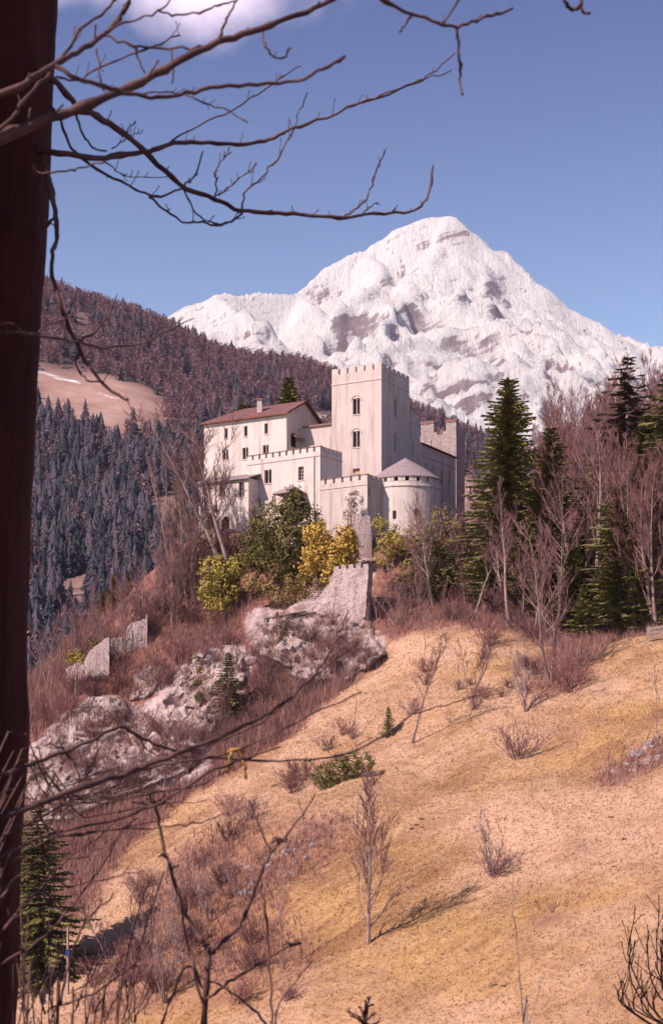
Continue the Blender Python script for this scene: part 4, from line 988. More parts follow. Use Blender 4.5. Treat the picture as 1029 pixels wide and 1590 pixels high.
# ---- pale crags: the rock pushed out of the slope, each a rough mass with its own depth
from mathutils.bvhtree import BVHTree
CRAGS = []
def crag(name, label, rows, out, step=2.2, seed=0, mat='crag'):
    ys = np.arange(rows[0][0], rows[-1][0] + .1, step); L_ = np.interp(ys, [r[0] for r in rows], [r[1] for r in rows]); R_ = np.interp(ys, [r[0] for r in rows], [r[2] for r in rows])
    n = int(max(R_ - L_) / step) + 2; v = []; ny_ = len(ys)
    for a, py in enumerate(ys):
        jl, jr = MN.noise(Vector((py * .05, seed, 0))) * 14, MN.noise(Vector((py * .05, seed, 5))) * 10
        for b in range(n):
            t = b / (n - 1); px = (L_[a] + jl) * (1 - t) + (R_[a] + jr) * t; h = hit(px, py)
            e = min(t, 1 - t) * 2 * (R_[a] - L_[a]) / 26; e = min(1, e, (a + .2) / 2.5, (ny_ - 1 - a + .2) / 3.0)
            w = Vector((h[0] * .5 + seed, h[1] * .5, h[2] * .5))
            nn = MN.ridged_multi_fractal(Vector((w.x * .55 + w.z * .35, w.y * .4, w.z * .5 - w.x * .3)), .8, 2.2, 6, 1, 2) * .95 + MN.noise(w * 3.1) * .35 + MN.cell(w * 1.7) * .35 + MN.cell(Vector((w.x * .9 + w.z * .5, w.y * .5, w.z * .8))) * .7
            v.append(P(px, py, h[1] - out * max(e, 0) * (.35 + nn * .42) + .9 * (1 - max(e, 0)) ** 2))
    idx = np.arange(ny_ * n).reshape(ny_, n); fc = np.stack([idx[:-1, :-1], idx[1:, :-1], idx[1:, 1:], idx[:-1, 1:]], -1).reshape(-1, 4)
    v = np.array(v); c = v.mean(0); CRAGS.append(BVHTree.FromPolygons([tuple(p) for p in v], [tuple(int(i) for i in f_) for f_ in fc])); o = link(name, mesh_np(name, v - c, fc, M[mat]), None, tuple(c)); return tag(o, label, 'rock')
def crag_mat():
    t = NT('crag_rock'); a = t.noise(.25, 7, .72); b = t.noise(1.1, 7, .75, stretch=(1, 1, .55))
    c = t.ramp(a, [(.3, (.26, .19, .185)), (.5, (.42, .32, .31)), (.7, (.54, .43, .41))])
    c = t.mix(t.math('MULTIPLY', t.step(b, .5, .66), .75), c, (.19, .115, .10)); c = t.mix(t.math('MULTIPLY', t.step(t.noise(.38, 6, .75), .52, .6), .75), c, (.17, .085, .065))
    t.bump(t.math('ADD', a, b), .9, .4); return t.out(c)
M['crag'] = crag_mat()
crag('crag', 'broad pale rock face under the curtain wall', [(930, 505, 574), (945, 470, 576), (960, 395, 578), (990, 384, 590), (1015, 395, 604), (1040, 440, 575), (1060, 470, 545)], 2.2, 2.2, 1)
crag('crag', 'pale cliff face beside the ivy wrapped stem', [(1000, 335, 372), (1020, 300, 388), (1050, 262, 390), (1080, 245, 372), (1110, 238, 352), (1140, 255, 340), (1170, 285, 325)], 2.0, 2.2, 2)
crag('crag', 'long low pale cliff at the bottom of the spur', [(1078, 135, 185), (1100, 105, 225), (1130, 75, 260), (1160, 50, 320), (1190, 40, 318), (1220, 40, 240), (1250, 40, 160), (1280, 40, 110)], 2.0, 2.2, 3)
crag('crag', 'small rock outcrop between spur trees and pale cliff', [(1030, 225, 260), (1050, 205, 262), (1075, 195, 245), (1090, 200, 230)], 1.2, 2.2, 4)
# conifers at the wood
tree('con1', 'huge dense dark spruce with two leaders beside the castle', 788, 985, 580, 'spruce_tree', 150, rot=.4, sx=1.05)
tree('con2', 'slender spruce standing close against the huge spruce', 852, 990, 658, 'spruce_tree', 147, sx=1.2)
tree('con4', 'tall thin half bare spruce showing through to the snow', 970, 990, 552, 'spruce_tree', 168, sx=1.4)
tree('con3', 'spruce with bushy top at the edge of the leafless wood', 1036, 1000, 570, 'spruce_tree', 158)
tree('con3', 'broad shaggy spruce sweeping down to the meadow by the fence', 962, 998, 745, 'spruce_tree', 137, rot=1.3, sx=1.25)
tree('con2', 'dark spruce right behind the wooden fence', 1020, 990, 700, 'spruce_tree', 141, sx=1.2)
tree('con5', 'young low spruce under the shaggy spruce by the fence', 905, 1000, 905, 'spruce_tree', 137.5)
tree('con3', 'spruce behind the pale forked tree in the wood', 812, 985, 800, 'spruce_tree', 144)
tree('con3', 'spruce half hidden among the ruddy trees left of the shaggy spruce', 918, 990, 705, 'spruce_tree', 152)
tree('con2', 'tall spruce between the half bare spruce and the fence', 1000, 990, 640, 'spruce_tree', 160, sx=1.25)
tree('con2', 'short spruce at the wood edge behind the big reddish bush', 888, 990, 830, 'spruce_tree', 140, sx=1.3)
tree('con3', 'bushy spruce squeezed between shaggy spruce and fence', 995, 990, 800, 'spruce_tree', 136.5)
tree('con2', 'lone spruce rising behind the red castle roof', 451, 700, 580, 'spruce_tree', 203)
tree('con5', 'small spruce tip behind the roof chimney', 389, 700, 625, 'spruce_tree', 200)
tree('con3', 'olive green spruce on the ravine side by the marker post', 66, 1570, 1240, 'spruce_tree', 93, sx=1.15)
tree('con5', 'small dark spruce bush on the meadow crest slope', 603, 1143, 1095, 'spruce_tree')
tree('con5', 'dark spruce sapling on the rocks below the castle', 352, 1105, 1010, 'spruce_tree')
for k, (px, py, tp_) in enumerate([(178, 975, 888), (200, 980, 886), (238, 965, 885), (220, 985, 892), (160, 985, 915)]):
    tree('gold1', 'golden brown conifer in the row behind the ruined walls', px, py, tp_, 'conifer', 166 + k % 3, group='golden conifers on the spur', sx=1.1)
# prominent bare trees
tree('gnarl', 'leafless tree with dark double stem before the residence', 372, 868, 636, D=158.5, rot=2.0, sx=1.25)
tree('gnarl', 'second leafless tree with forked stem shading the annex', 340, 868, 668, D=159, rot=.6, sx=1.2)
tree('wide2', 'twisted leafless tree with pale low bough by the annex', 315, 870, 715, D=161, rot=1)
tree('poplar', 'slim pale leafless tree against the dark far forest', 282, 880, 640, D=166, rot=0)
tree('poplar', 'leafless poplar beside the slim pale tree on the spur', 262, 885, 690, D=168, rot=2)
tree('wide1', 'big leafless tree spreading before the round tower foot', 672, 960, 780, D=149)
tree('slim1', 'tall pale leafless tree rising before the huge spruce', 788, 988, 740, D=138.5, rot=.5)
tree('slim2', 'straight leafless tree between castle and huge spruce', 735, 975, 780, D=142)
tree('wide2', 'pale forked leafless tree on the meadow edge', 856, 1060, 800)
tree('slim3', 'white stemmed leafless tree leaning by the fence', 1018, 985, 730, D=134)
tree('multi1', 'short crooked leafless clump with dark stem on the meadow crest', 728, 1088, 965)
tree('multi2', 'pale multi stemmed sapling clump by the meadow crest', 818, 1105, 960)
tree('meadow1', 'lone leafless tree with long shadow low on the meadow', 571, 1468, 1215, rot=.6)
tree('slim2', 'slim pale leafless tree on the slope below the curtain wall', 638, 1155, 975)
tree('thin', 'thin bare sapling on the slope under the outcrop', 552, 1160, 1065)
tree('thin', 'thin bare tree at the foot of the curtain wall', 572, 1035, 935)
tree('thin', 'short bare sapling under the pale slim tree', 660, 1010, 930)
tree('multi2', 'round bare shrub tree with upright shoots in mid meadow', 764, 1360, 1235)
tree('thin', 'tiny leafless sapling low on the open meadow', 795, 1415, 1350)
tree('thin', 'thin leafless sapling by the grey scree patch', 1018, 1140, 1010)
# leafless wood, many alike
ADJ = {'slim1': 'slender', 'slim2': 'upright', 'slim3': 'thin crowned', 'red1': 'ruddy twigged', 'red2': 'dense ruddy', 'wide1': 'spreading', 'wide2': 'forked', 'multi1': 'many stemmed', 'multi2': 'pale tufted', 'thin': 'whippy', 'poplar': 'columnar'}
def many(n, poly, keys, hrange, label, group, name='bare_tree', seed=1, Dadd=0):
    rnd = random.Random(seed); xs = [p[0] for p in poly]; ys = [p[1] for p in poly]; k = 0
    while k < n:
        px, py = rnd.uniform(min(xs), max(xs)), rnd.uniform(min(ys), max(ys))
        if not inpoly(poly, np.array(px), np.array(py)): continue
        p = hit(px, py); hh = rnd.uniform(*hrange); key = rnd.choice(keys); tm, cm, h0 = PT[key]; s = hh / h0
        lb_ = label.replace('leafless', ADJ[key] + ' leafless', 1)
        lb_ = ('tall ' if hh > hrange[0] + .66 * (hrange[1] - hrange[0]) else 'short ' if hh < hrange[0] + .33 * (hrange[1] - hrange[0]) else 'middling ') + lb_
        t = thing(name, lb_, 'tree', tuple(p - (0, 0, .1)), group); t.rotation_euler = (rnd.gauss(0, .05), rnd.gauss(0, .05), rnd.uniform(0, 6.28)); t.scale = (s, s, s)
        link('trunk', tm, t); link('crown', cm, t); k += 1
many(72, [(880, 985), (1060, 975), (1060, 800), (860, 800), (850, 900)], ['red1', 'red2', 'wide1'], (11, 18), 'reddish leafless tree in the wood behind the shaggy spruce', 'reddish trees in the wood', 'deciduous_tree', seed=2)
many(22, [(585, 985), (650, 975), (700, 970), (690, 880), (640, 890), (585, 940)], ['slim1', 'slim2', 'slim3', 'multi1'], (2.8, 5.2), 'leafless tree on the bank between curtain wall and thicket', 'leafless bank trees', seed=33)
many(40, [(700, 975), (740, 968), (850, 990), (870, 880), (720, 850)], ['slim1', 'slim2', 'slim3', 'wide1', 'red1'], (6, 11), 'greyish leafless tree in the thicket between castle and spruces', 'leafless thicket trees', seed=3)
many(40, [(845, 830), (1060, 800), (1060, 740), (850, 790)], ['red1', 'red2'], (13, 20), 'reddish leafless tree at the back of the wood', 'tall trees at the back of the wood', 'deciduous_tree', seed=4)
many(46, [(60, 1060), (150, 975), (250, 900), (330, 900), (330, 960), (230, 1000), (110, 1080)], ['slim3', 'red2', 'wide2', 'multi1'], (4, 8), 'purplish leafless tree on the spur around the ruined walls', 'leafless trees on the spur', seed=6)
many(8, [(250, 880), (300, 830), (320, 890), (270, 910)], ['slim3', 'poplar'], (7, 12), 'thin leafless tree crowding the spur left of the annex', 'leafless trees beside the annex', seed=8)
many(32, [(150, 1260), (330, 1230), (480, 1100), (560, 1060), (500, 1040), (330, 1120), (100, 1230)], ['multi1', 'slim2', 'thin', 'red2'], (3, 6), 'small leafless tree rooted in the cliff below the castle', 'small trees on the cliff', seed=9)
many(12, [(120, 1560), (200, 1420), (330, 1330), (430, 1480), (480, 1560), (250, 1570)], ['multi1', 'multi2', 'thin', 'slim2'], (3, 6.5), 'spindly leafless tree in the hollow on the ravine side', 'trees in the hollow', seed=10)
# bushes
many(16, [(255, 935), (300, 875), (395, 872), (395, 895), (320, 925)], ['multi1', 'slim3', 'red2', 'wide2'], (4, 8), 'leafless tree crowding before the annex and residence', 'leafless trees before the annex', seed=14)
many(20, [(630, 930), (640, 890), (715, 860), (715, 920), (640, 950)], ['wide1', 'slim3', 'multi1'], (3.0, 6.2), 'leafless tree on the bank below the round tower', 'leafless trees below the round tower', seed=15)
BP = [tomesh('bush', bush(s, 2.2, 1.5), 'twig' if s % 2 else 'twig_red') for s in range(4)] + [tomesh('bush', bush(9, 2.0, 1.9, 34), 'twig_pale')]
def bushes(n, poly, sz, label, group, seed=1, idx=(0, 1, 2, 3)):
    rnd = random.Random(seed); xs = [p[0] for p in poly]; ys = [p[1] for p in poly]; k = 0
    while k < n:
        px, py = rnd.uniform(min(xs), max(xs)), rnd.uniform(min(ys), max(ys))
        if not inpoly(poly, np.array(px), np.array(py)): continue
        p = hit(px, py); s = rnd.uniform(*sz) / 2.2
        ix = rnd.choice(idx); lb_ = ('tall ' if s * 2.2 > sz[0] + .6 * (sz[1] - sz[0]) else 'small ') + ('ruddy ', 'greyish ')[ix % 2] + label
        o = link('bush', BP[ix], None, tuple(p), rnd.uniform(0, 6.28), (s * rnd.uniform(.9, 1.3), s * rnd.uniform(.9, 1.3), s)); tag(o, lb_, 'bush', group); k += 1
bushes(76, [(60, 1075), (150, 975), (240, 900), (320, 870), (400, 930), (560, 1000), (580, 1050), (480, 1110), (330, 1200), (150, 1270), (60, 1250)], (1.2, 3.2), 'leafless bush on the rocky spur below the castle', 'bushes on the rocky spur', 1)
bushes(60, [(580, 1000), (600, 900), (720, 850), (1040, 860), (1040, 985), (850, 1005), (740, 975), (640, 985)], (1.3, 2.8), 'leafless undergrowth bush in the wood above the meadow', 'undergrowth in the wood', 2)
bushes(16, [(600, 1080), (700, 1010), (850, 1020), (850, 1090), (700, 1110)], (.8, 1.5), 'leafless bush scattered along the meadow crest', 'bushes along the meadow crest', 3)
bushes(38, [(110, 1590), (180, 1440), (250, 1310), (440, 1220), (520, 1130), (560, 1150), (470, 1260), (330, 1320), (400, 1480), (480, 1560)], (.8, 2.0), 'leafless bush along the edge of meadow and ravine', 'bushes along the ravine edge', 4)
def veil(n, poly, sz, label, group, seed):
    rnd = random.Random(seed); xs = [p[0] for p in poly]; ys = [p[1] for p in poly]; k = 0
    while k < n:
        px, py = rnd.uniform(min(xs), max(xs)), rnd.uniform(min(ys), max(ys))
        if not inpoly(poly, np.array(px), np.array(py)): continue
        dv = Vector(P(px, py, 1.0)).normalized(); hs_ = [q[0] for q in (b_.ray_cast(Vector((0, 0, 0)), dv) for b_ in CRAGS) if q[0]]
        p = np.array(min(hs_, key=lambda q: q.length)) if hs_ else hit(px, py); s = rnd.uniform(*sz) / 2.2; ix = rnd.randrange(4)
        tag(link('bush', BP[ix], None, tuple(p - (0, 0, .3)), rnd.uniform(0, 6.28), (s, s, s)), ('ruddy ', 'greyish ')[ix % 2] + label, 'bush', group); k += 1
veil(50, [(45, 1270), (60, 1150), (150, 1080), (240, 1110), (330, 1150), (310, 1200), (180, 1240)], (.6, 1.9), 'leafless bush clinging to the long low cliff', 'bushes on the long low cliff', 41)
veil(24, [(240, 1090), (300, 1030), (345, 1000), (385, 1010), (390, 1060), (340, 1150), (270, 1160)], (.6, 1.9), 'leafless bush clinging to the cliff by the ivy stem', 'bushes on the cliff by the ivy stem', 42)
veil(28, [(390, 960), (440, 960), (480, 985), (560, 1000), (590, 1010), (560, 1055), (470, 1050), (390, 1000)], (.6, 1.7), 'leafless bush clinging to the rock under the curtain wall', 'bushes under the curtain wall', 43)
for px, py, s, ix, lab in [(803, 1178, 2.7, 1, 'round purplish leafless bush alone in the upper meadow'), (755, 1005, 2.6, 0, 'dark reddish leafless bush on the crest below the wood'), (885, 1075, 3.2, 2, 'big reddish bush at the foot of the pale forked tree'), (768, 1362, 1.7, 1, 'dense low bush around the foot of the round shrub tree'), (640, 1110, 1.5, 3, 'small brown bush under the slim pale tree'), (310, 1350, 1.6, 1, 'grey purple bush on the scree of the lower meadow')]:
    p = hit(px, py); tag(link('bush', BP[ix], None, tuple(p), px, (s / 2.2 * 1.15, s / 2.2 * 1.15, s / 2.2)), lab, 'bush')

# ---- evergreen and coloured shrubs, ivy
def shrub(name, label, spots, D, n, size, mat, cat='shrub', trunk=True, seed=1, depth=.8):
    """spots = (px, py, radius px) of the crown's lobes; the crown has depth of its own"""
    lobes = []; rnd = random.Random(seed)
    for px, py, r in spots:
        d = D + rnd.uniform(-.6, .6); c = P(px, py, d); q = r / F * d; lobes.append((c, (q, q * depth, q)))
    cxm = np.mean([l[0] for l in lobes], axis=0); gz = G(cxm[0], cxm[1]); base = np.array((cxm[0], cxm[1], min(gz, min(l[0][2] - l[1][2] for l in lobes))))
    t = thing(name, label, cat, tuple(base))
    v, f = leaf_crown(seed, lobes, n, size); me = mesh_np('crown', v - base, f, M[mat]); link('crown', me, t)
    if trunk:
        mb = MB()
        for l in lobes[::2]:
            mb.tube([base - (0, 0, .4), (base + l[0]) / 2 + (rnd.uniform(-.3, .3), 0, 0), l[0]], [.12, .09, .03], 5)
        mb.build('trunk', M['bare'], t)
    return t
shrub('evergreen_shrub', 'large dark green rounded shrub under the gate porch', [(455, 790, 26), (425, 812, 34), (472, 815, 34), (402, 835, 30), (445, 845, 38), (405, 862, 30), (482, 850, 28), (460, 872, 28), (457, 766, 13), (430, 875, 26), (392, 860, 20)], 156, 14000, .17, 'leaf_green', seed=1)
shrub('evergreen_shrub', 'yellow green ivy clad shrub overhanging the cliff edge', [(332, 885, 24), (352, 893, 22), (325, 915, 20), (338, 937, 22), (335, 957, 14), (370, 880, 18), (355, 920, 18)], 156, 7000, .16, 'leaf_lime', seed=2)
shrub('golden_shrub', 'bright yellow leaved shrub next to the dark green one', [(492, 830, 19), (505, 850, 20), (488, 862, 18), (480, 882, 15), (500, 875, 14)], 154, 4500, .17, 'leaf_yellow', seed=3)
shrub('golden_shrub', 'tall golden yellow shrub above the curtain wall', [(536, 832, 17), (525, 850, 18), (540, 860, 17), (518, 875, 16), (512, 897, 15), (530, 882, 15), (545, 845, 13)], 154, 5000, .17, 'leaf_yellow', seed=4)
shrub('climbing_shrub', 'yellow green climber on the round tower foot', [(590, 812, 13), (600, 828, 19), (618, 838, 20), (602, 850, 20), (595, 866, 16), (628, 850, 16)], 154, 2800, .13, 'leaf_lime', seed=5)
shrub('evergreen_shrub', 'dark evergreen mass in the thicket below the round tower', [(660, 850, 24), (685, 870, 26), (640, 890, 22), (670, 905, 24), (700, 895, 18), (620, 905, 16)], 150.5, 4200, .16, 'leaf_green', seed=6)
shrub('low_shrub', 'brown withered hedge at the foot of the annex', [(312, 850, 16), (335, 848, 15), (360, 852, 16), (382, 850, 14), (300, 868, 16), (350, 866, 14)], 160.5, 3600, .11, 'leaf_brown', seed=17)
shrub('low_shrub', 'olive brown hedge draped over the rock under the castle', [(455, 905, 18), (480, 912, 20), (505, 912, 16), (440, 925, 18), (465, 932, 16), (415, 915, 16), (395, 905, 16), (490, 930, 12)], 154, 4000, .13, 'leaf_mix', seed=7)
shrub('low_shrub', 'olive brown tangle climbing the shaded half of the round tower', [(650, 822, 18), (668, 806, 18), (690, 802, 20), (640, 838, 20), (705, 822, 18), (672, 835, 20), (655, 850, 20), (690, 850, 20)], 154.5, 3800, .10, 'leaf_mix', seed=18)
shrub('topiary_tree', 'small round evergreen tree in front of the low ruined wall', [(118, 1018, 10), (112, 1024, 8), (125, 1023, 8)], 151, 900, .12, 'leaf_lime', 'tree', seed=8)
shrub('low_shrub', 'small green shrub growing on top of the low ruined wall', [(146, 997, 5), (150, 1002, 5)], 155, 300, .12, 'leaf_green', seed=9)
shrub('ivy_column', 'ivy wrapped dead stem against the pale cliff', [(306, 1022, 5), (308, 1040, 6), (307, 1060, 6), (309, 1080, 7), (310, 1100, 6), (312, 1118, 5)], 141, 1200, .10, 'leaf_green', seed=10)
shrub('ivy_column', 'dark ivy hanging down the rock below the hedge', [(432, 955, 5), (437, 970, 6), (440, 985, 10), (435, 1000, 10), (425, 1008, 8)], 147, 1000, .11, 'leaf_green', seed=11)
shrub('juniper_bush', 'flat dark green juniper mat on the meadow', [(500, 1205, 18), (525, 1195, 22), (545, 1185, 20), (510, 1218, 16), (565, 1185, 16)], 111.5, 3600, .10, 'leaf_green', seed=12, trunk=False)
shrub('juniper_bush', 'small olive juniper mat beside the larger juniper', [(430, 1225, 9), (445, 1212, 8), (455, 1205, 7)], 118, 700, .10, 'leaf_mix', seed=13, trunk=False)
shrub('climbing_shrub', 'brown withered climber on the bastion wall', [(545, 775, 10), (548, 790, 12), (540, 800, 9), (552, 765, 7)], 158.9, 1100, .08, 'leaf_brown', seed=14, depth=.25)

# ---- loose rocks on the cliff and scree, molehills, fence, post
def rock_mesh(seed):
    import bmesh
    b = bmesh.new(); bmesh.ops.create_icosphere(b, subdivisions=2, radius=1)
    for v in b.verts:
        n = MN.noise(v.co * 1.1 + Vector((seed * 7.1, 0, 0))) * .45 + MN.cell(v.co * 1.6 + Vector((seed, 3, 1))) * .22; v.co *= 1 + n
        v.co.z *= .8
    me = bpy.data.meshes.new('boulder'); b.to_mesh(me); b.free(); me.materials.append(M['boulder']); return me
RM = [rock_mesh(s) for s in range(6)]
def rocks(n, poly, sz, label, group, seed):
    rnd = random.Random(seed); xs = [p[0] for p in poly]; ys = [p[1] for p in poly]; k = 0
    while k < n:
        px, py = rnd.uniform(min(xs), max(xs)), rnd.uniform(min(ys), max(ys))
        if not inpoly(poly, np.array(px), np.array(py)): continue
        p = hit(px, py); s = rnd.uniform(*sz)
        o = link('boulder', RM[rnd.randrange(6)], None, tuple(p - (0, 0, .1 * s)), rnd.uniform(0, 6.28), (s * rnd.uniform(.8, 1.5), s * rnd.uniform(.7, 1.1), s * rnd.uniform(.7, 1.3))); o.rotation_euler = (rnd.uniform(-.6, .6), rnd.uniform(-.6, .6), rnd.uniform(0, 6)); tag(o, label, 'rock', group); k += 1
rocks(22, [(45, 1270), (60, 1130), (150, 1080), (240, 1110), (330, 1150), (310, 1200), (180, 1240)], (.35, 1.3), 'pale jagged rock in the lower cliff face', 'rocks of the lower cliff', 1)
rocks(14, [(240, 1090), (300, 1030), (345, 1000), (385, 1010), (390, 1060), (340, 1150), (270, 1160)], (.35, 1.3), 'pale jagged rock in the cliff beside the ivy stem', 'rocks beside the ivy stem', 2)
rocks(14, [(385, 945), (440, 965), (510, 930), (572, 960), (600, 1005), (560, 1055), (470, 1050), (390, 1000)], (.3, 1.1), 'pale jagged rock under the curtain wall', 'rocks under the curtain wall', 3)
rocks(48, [(330, 1360), (420, 1310), (500, 1300), (480, 1350), (380, 1400)], (.1, .35), 'small grey stone in the scree of the lower meadow', 'scree stones of the lower meadow', 4)
rocks(44, [(940, 1200), (1000, 1150), (1040, 1140), (1040, 1190), (980, 1200)], (.1, .4), 'small grey stone in the scree at the meadow side', 'scree stones at the meadow side', 5)
mh = RM[0].copy(); mh.name = 'molehill'; mh.materials.clear(); mh.materials.append(M['soil'])
for px, py in [(648, 1280), (656, 1284), (640, 1286), (655, 1272), (734, 1258), (738, 1270), (622, 1390), (620, 1400), (632, 1378), (630, 1402), (686, 1378), (700, 1445), (680, 1450), (812, 1408), (785, 1532), (770, 1530), (905, 1500), (940, 1304), (968, 1303), (955, 1345), (948, 1268), (690, 1480)]:
    p = hit(px, py); s = random.uniform(.09, .2); tag(link('molehill', mh, None, tuple(p - (0, 0, .04)), random.uniform(0, 6), (s * 1.5, s, s * .5)), 'dark crumbly molehill on the dry meadow grass', 'molehill', 'molehills on the meadow')
p = hit(1006, 998); fe = thing('wooden_fence', 'weathered wooden plank fence at the wood edge', 'fence', tuple(p))
for k in range(4):
    mb = MB(); g = G(p[0] + k * 1.6, p[1] + k * .25); mb.box((p[0] + k * 1.6, p[1] + k * .25, g + .35), .09, .09, 1.0); mb.build('post', M['wood'], fe)
for k in range(3):
    mb = MB(); z0, z1 = G(p[0], p[1]), G(p[0] + 4.8, p[1] + .75)
    a = np.array((p[0] - .2, p[1] - .12, z0 + .25 + k * .36)); b = np.array((p[0] + 5, p[1] + .65, z1 + .25 + k * .36))
    mb.add([a, b, b + (0, 0, .26), a + (0, 0, .26), a + (0, .05, 0), b + (0, .05, 0), b + (0, .05, .26), a + (0, .05, .26)], [(0, 1, 2, 3), (7, 6, 5, 4), (0, 4, 5, 1), (3, 2, 6, 7), (0, 3, 7, 4), (1, 5, 6, 2)]); mb.build('plank', M['wood'], fe)
p = hit(106, 1545); mp_ = thing('marker_post', 'pale slim post with a blue mark beside the olive spruce', 'post', tuple(p))
hp = (1545 - 1440) / F * p[1]
mb = MB(); mb.tube([p - (0, 0, .3), p + (0, 0, hp)], [.09, .07], 8); mb.build('pole', M['wood'], mp_)
mb = MB(); mb.box(p + (0, -.08, hp * .62), .12, .06, .2); mb.build('sign_plate', M['blue'], mp_)

# ---- dry grass on the meadow
rg = np.random.RandomState(3); NG = 130000
gx_ = []; tot = 0; GXa, GYa, GZa = [], [], []
while tot < NG:
    d = np.sqrt(rg.uniform(60 ** 2, 142 ** 2, 60000)); px = rg.uniform(-150, 1180, 60000); x = (px - CX) / F * d
    i = np.clip(np.searchsorted(GX, x) - 1, 0, nx - 2); j = np.clip(np.searchsorted(GY, d) - 1, 0, ny - 2)
    ok = (LIT[j, i] < rg.rand(60000) * .8) & (ROCK[j, i] < .3); GXa.append(x[ok]); GYa.append(d[ok]); tot += ok.sum()
gx_ = np.concatenate(GXa)[:NG]; gy_ = np.concatenate(GYa)[:NG]
gi = np.clip(np.searchsorted(GX, gx_) - 1, 0, nx - 2); gj = np.clip(np.searchsorted(GY, gy_) - 1, 0, ny - 2)
tx = (gx_ - GX[gi]) / (GX[gi + 1] - GX[gi]); ty = (gy_ - GY[gj]) / (GY[gj + 1] - GY[gj])
gz_ = (ZZ[gj, gi] * (1 - tx) + ZZ[gj, gi + 1] * tx) * (1 - ty) + (ZZ[gj + 1, gi] * (1 - tx) + ZZ[gj + 1, gi + 1] * tx) * ty
base = np.stack([gx_, gy_, gz_], -1)
vv = []; NB = 3
for b in range(NB):
    az = rg.uniform(0, 6.28, NG); ln = rg.uniform(.06, .24, NG); o_ = np.stack([np.cos(az), np.sin(az), np.zeros(NG)], -1); s_ = np.stack([-np.sin(az), np.cos(az), np.zeros(NG)], -1)
    root = base + o_ * rg.uniform(-.1, .1, (NG, 1)) - (0, 0, .03); tip = root + o_ * (ln * rg.uniform(.3, 1.1, NG))[:, None] + np.stack([ln * .25, ln * -.3, ln * .8], -1)
    wv = rg.uniform(.012, .03, (NG, 1)); vv.append(np.stack([root - s_ * wv, root + s_ * wv, tip], 1))
vv = np.stack(vv, 1).reshape(-1, 3)
M['grass'] = tint_mat('dry_grass', (.31, .175, .08), (.54, .35, .205))
me = mesh_np('meadow_grass', vv, np.arange(len(vv)).reshape(-1, 3), M['grass'])
at = me.attributes.new('tint', 'FLOAT', 'POINT'); at.data.foreach_set('value', np.repeat(rg.rand(NG), NB * 3).astype(np.float32))
stuff(link('meadow_grass', me), 'dry straw coloured grass tufts over the steep meadow', 'grass')

# ---- brushwood and dead stalks on the spur and under the wood
NG = 130000; A1, A2 = [], []; tot = 0
while tot < NG:
    d = np.sqrt(rg.uniform(78 ** 2, 200 ** 2, 80000)); px = rg.uniform(-120, 1150, 80000); x = (px - CX) / F * d
    i = np.clip(np.searchsorted(GX, x) - 1, 0, nx - 2); j = np.clip(np.searchsorted(GY, d) - 1, 0, ny - 2)
    ok = (LIT[j, i] > rg.rand(80000) * .9 + .1) & (ROCK[j, i] < .75 * rg.rand(80000)) & ~((x > -24) & (x < 17) & (d > 158)); A1.append(x[ok]); A2.append(d[ok]); tot += ok.sum()
gx_ = np.concatenate(A1)[:NG]; gy_ = np.concatenate(A2)[:NG]
gi = np.clip(np.searchsorted(GX, gx_) - 1, 0, nx - 2); gj = np.clip(np.searchsorted(GY, gy_) - 1, 0, ny - 2)
tx = (gx_ - GX[gi]) / (GX[gi + 1] - GX[gi]); ty = (gy_ - GY[gj]) / (GY[gj + 1] - GY[gj])
gz_ = (ZZ[gj, gi] * (1 - tx) + ZZ[gj, gi + 1] * tx) * (1 - ty) + (ZZ[gj + 1, gi] * (1 - tx) + ZZ[gj + 1, gi + 1] * tx) * ty
base = np.stack([gx_, gy_, gz_], -1); vv = []
cb = []
for q_ in range(16000):
    dv = Vector(P(rg.uniform(40, 605), rg.uniform(930, 1290), 1.0)).normalized()
    hs_ = [q[0] for q in (b_.ray_cast(Vector((0, 0, 0)), dv) for b_ in CRAGS) if q[0]]
    if hs_:
        hp_ = min(hs_, key=lambda q: q.length)
        if MN.noise(hp_ * .35) + rg.uniform(-.25, .25) > .0: cb.append(hp_)
cb = np.array(cb); base[:len(cb)] = cb; gx_ = base[:, 0]; gy_ = base[:, 1]
for b in range(3):
    az = rg.uniform(0, 6.28, NG); ln = (rg.gamma(3, .16, NG) + .1) * np.where((gx_ < 3) & (gy_ > 120), 1.7, 1.0); o_ = np.stack([np.cos(az), np.sin(az), np.zeros(NG)], -1); s_ = np.stack([-np.sin(az), np.cos(az), np.zeros(NG)], -1)
    root = base + o_ * .05 - (0, 0, .04); tip = root + o_ * (ln * rg.uniform(.1, .9, NG))[:, None] + np.stack([ln * 0, ln * 0, ln], -1)
    wv = rg.uniform(.012, .03, (NG, 1)); vv.append(np.stack([root - s_ * wv, root + s_ * wv, tip], 1))
vv = np.stack(vv, 1).reshape(-1, 3)
M['brush'] = tint_mat('brushwood', (.16, .066, .06), (.36, .20, .175))
me = mesh_np('brushwood', vv, np.arange(len(vv)).reshape(-1, 3), M['brush'])
at = me.attributes.new('tint', 'FLOAT', 'POINT'); at.data.foreach_set('value', np.repeat(rg.rand(NG), 9).astype(np.float32))
stuff(link('brushwood', me), 'low purplish brushwood and dead stalks over the spur and wood floor', 'brushwood')
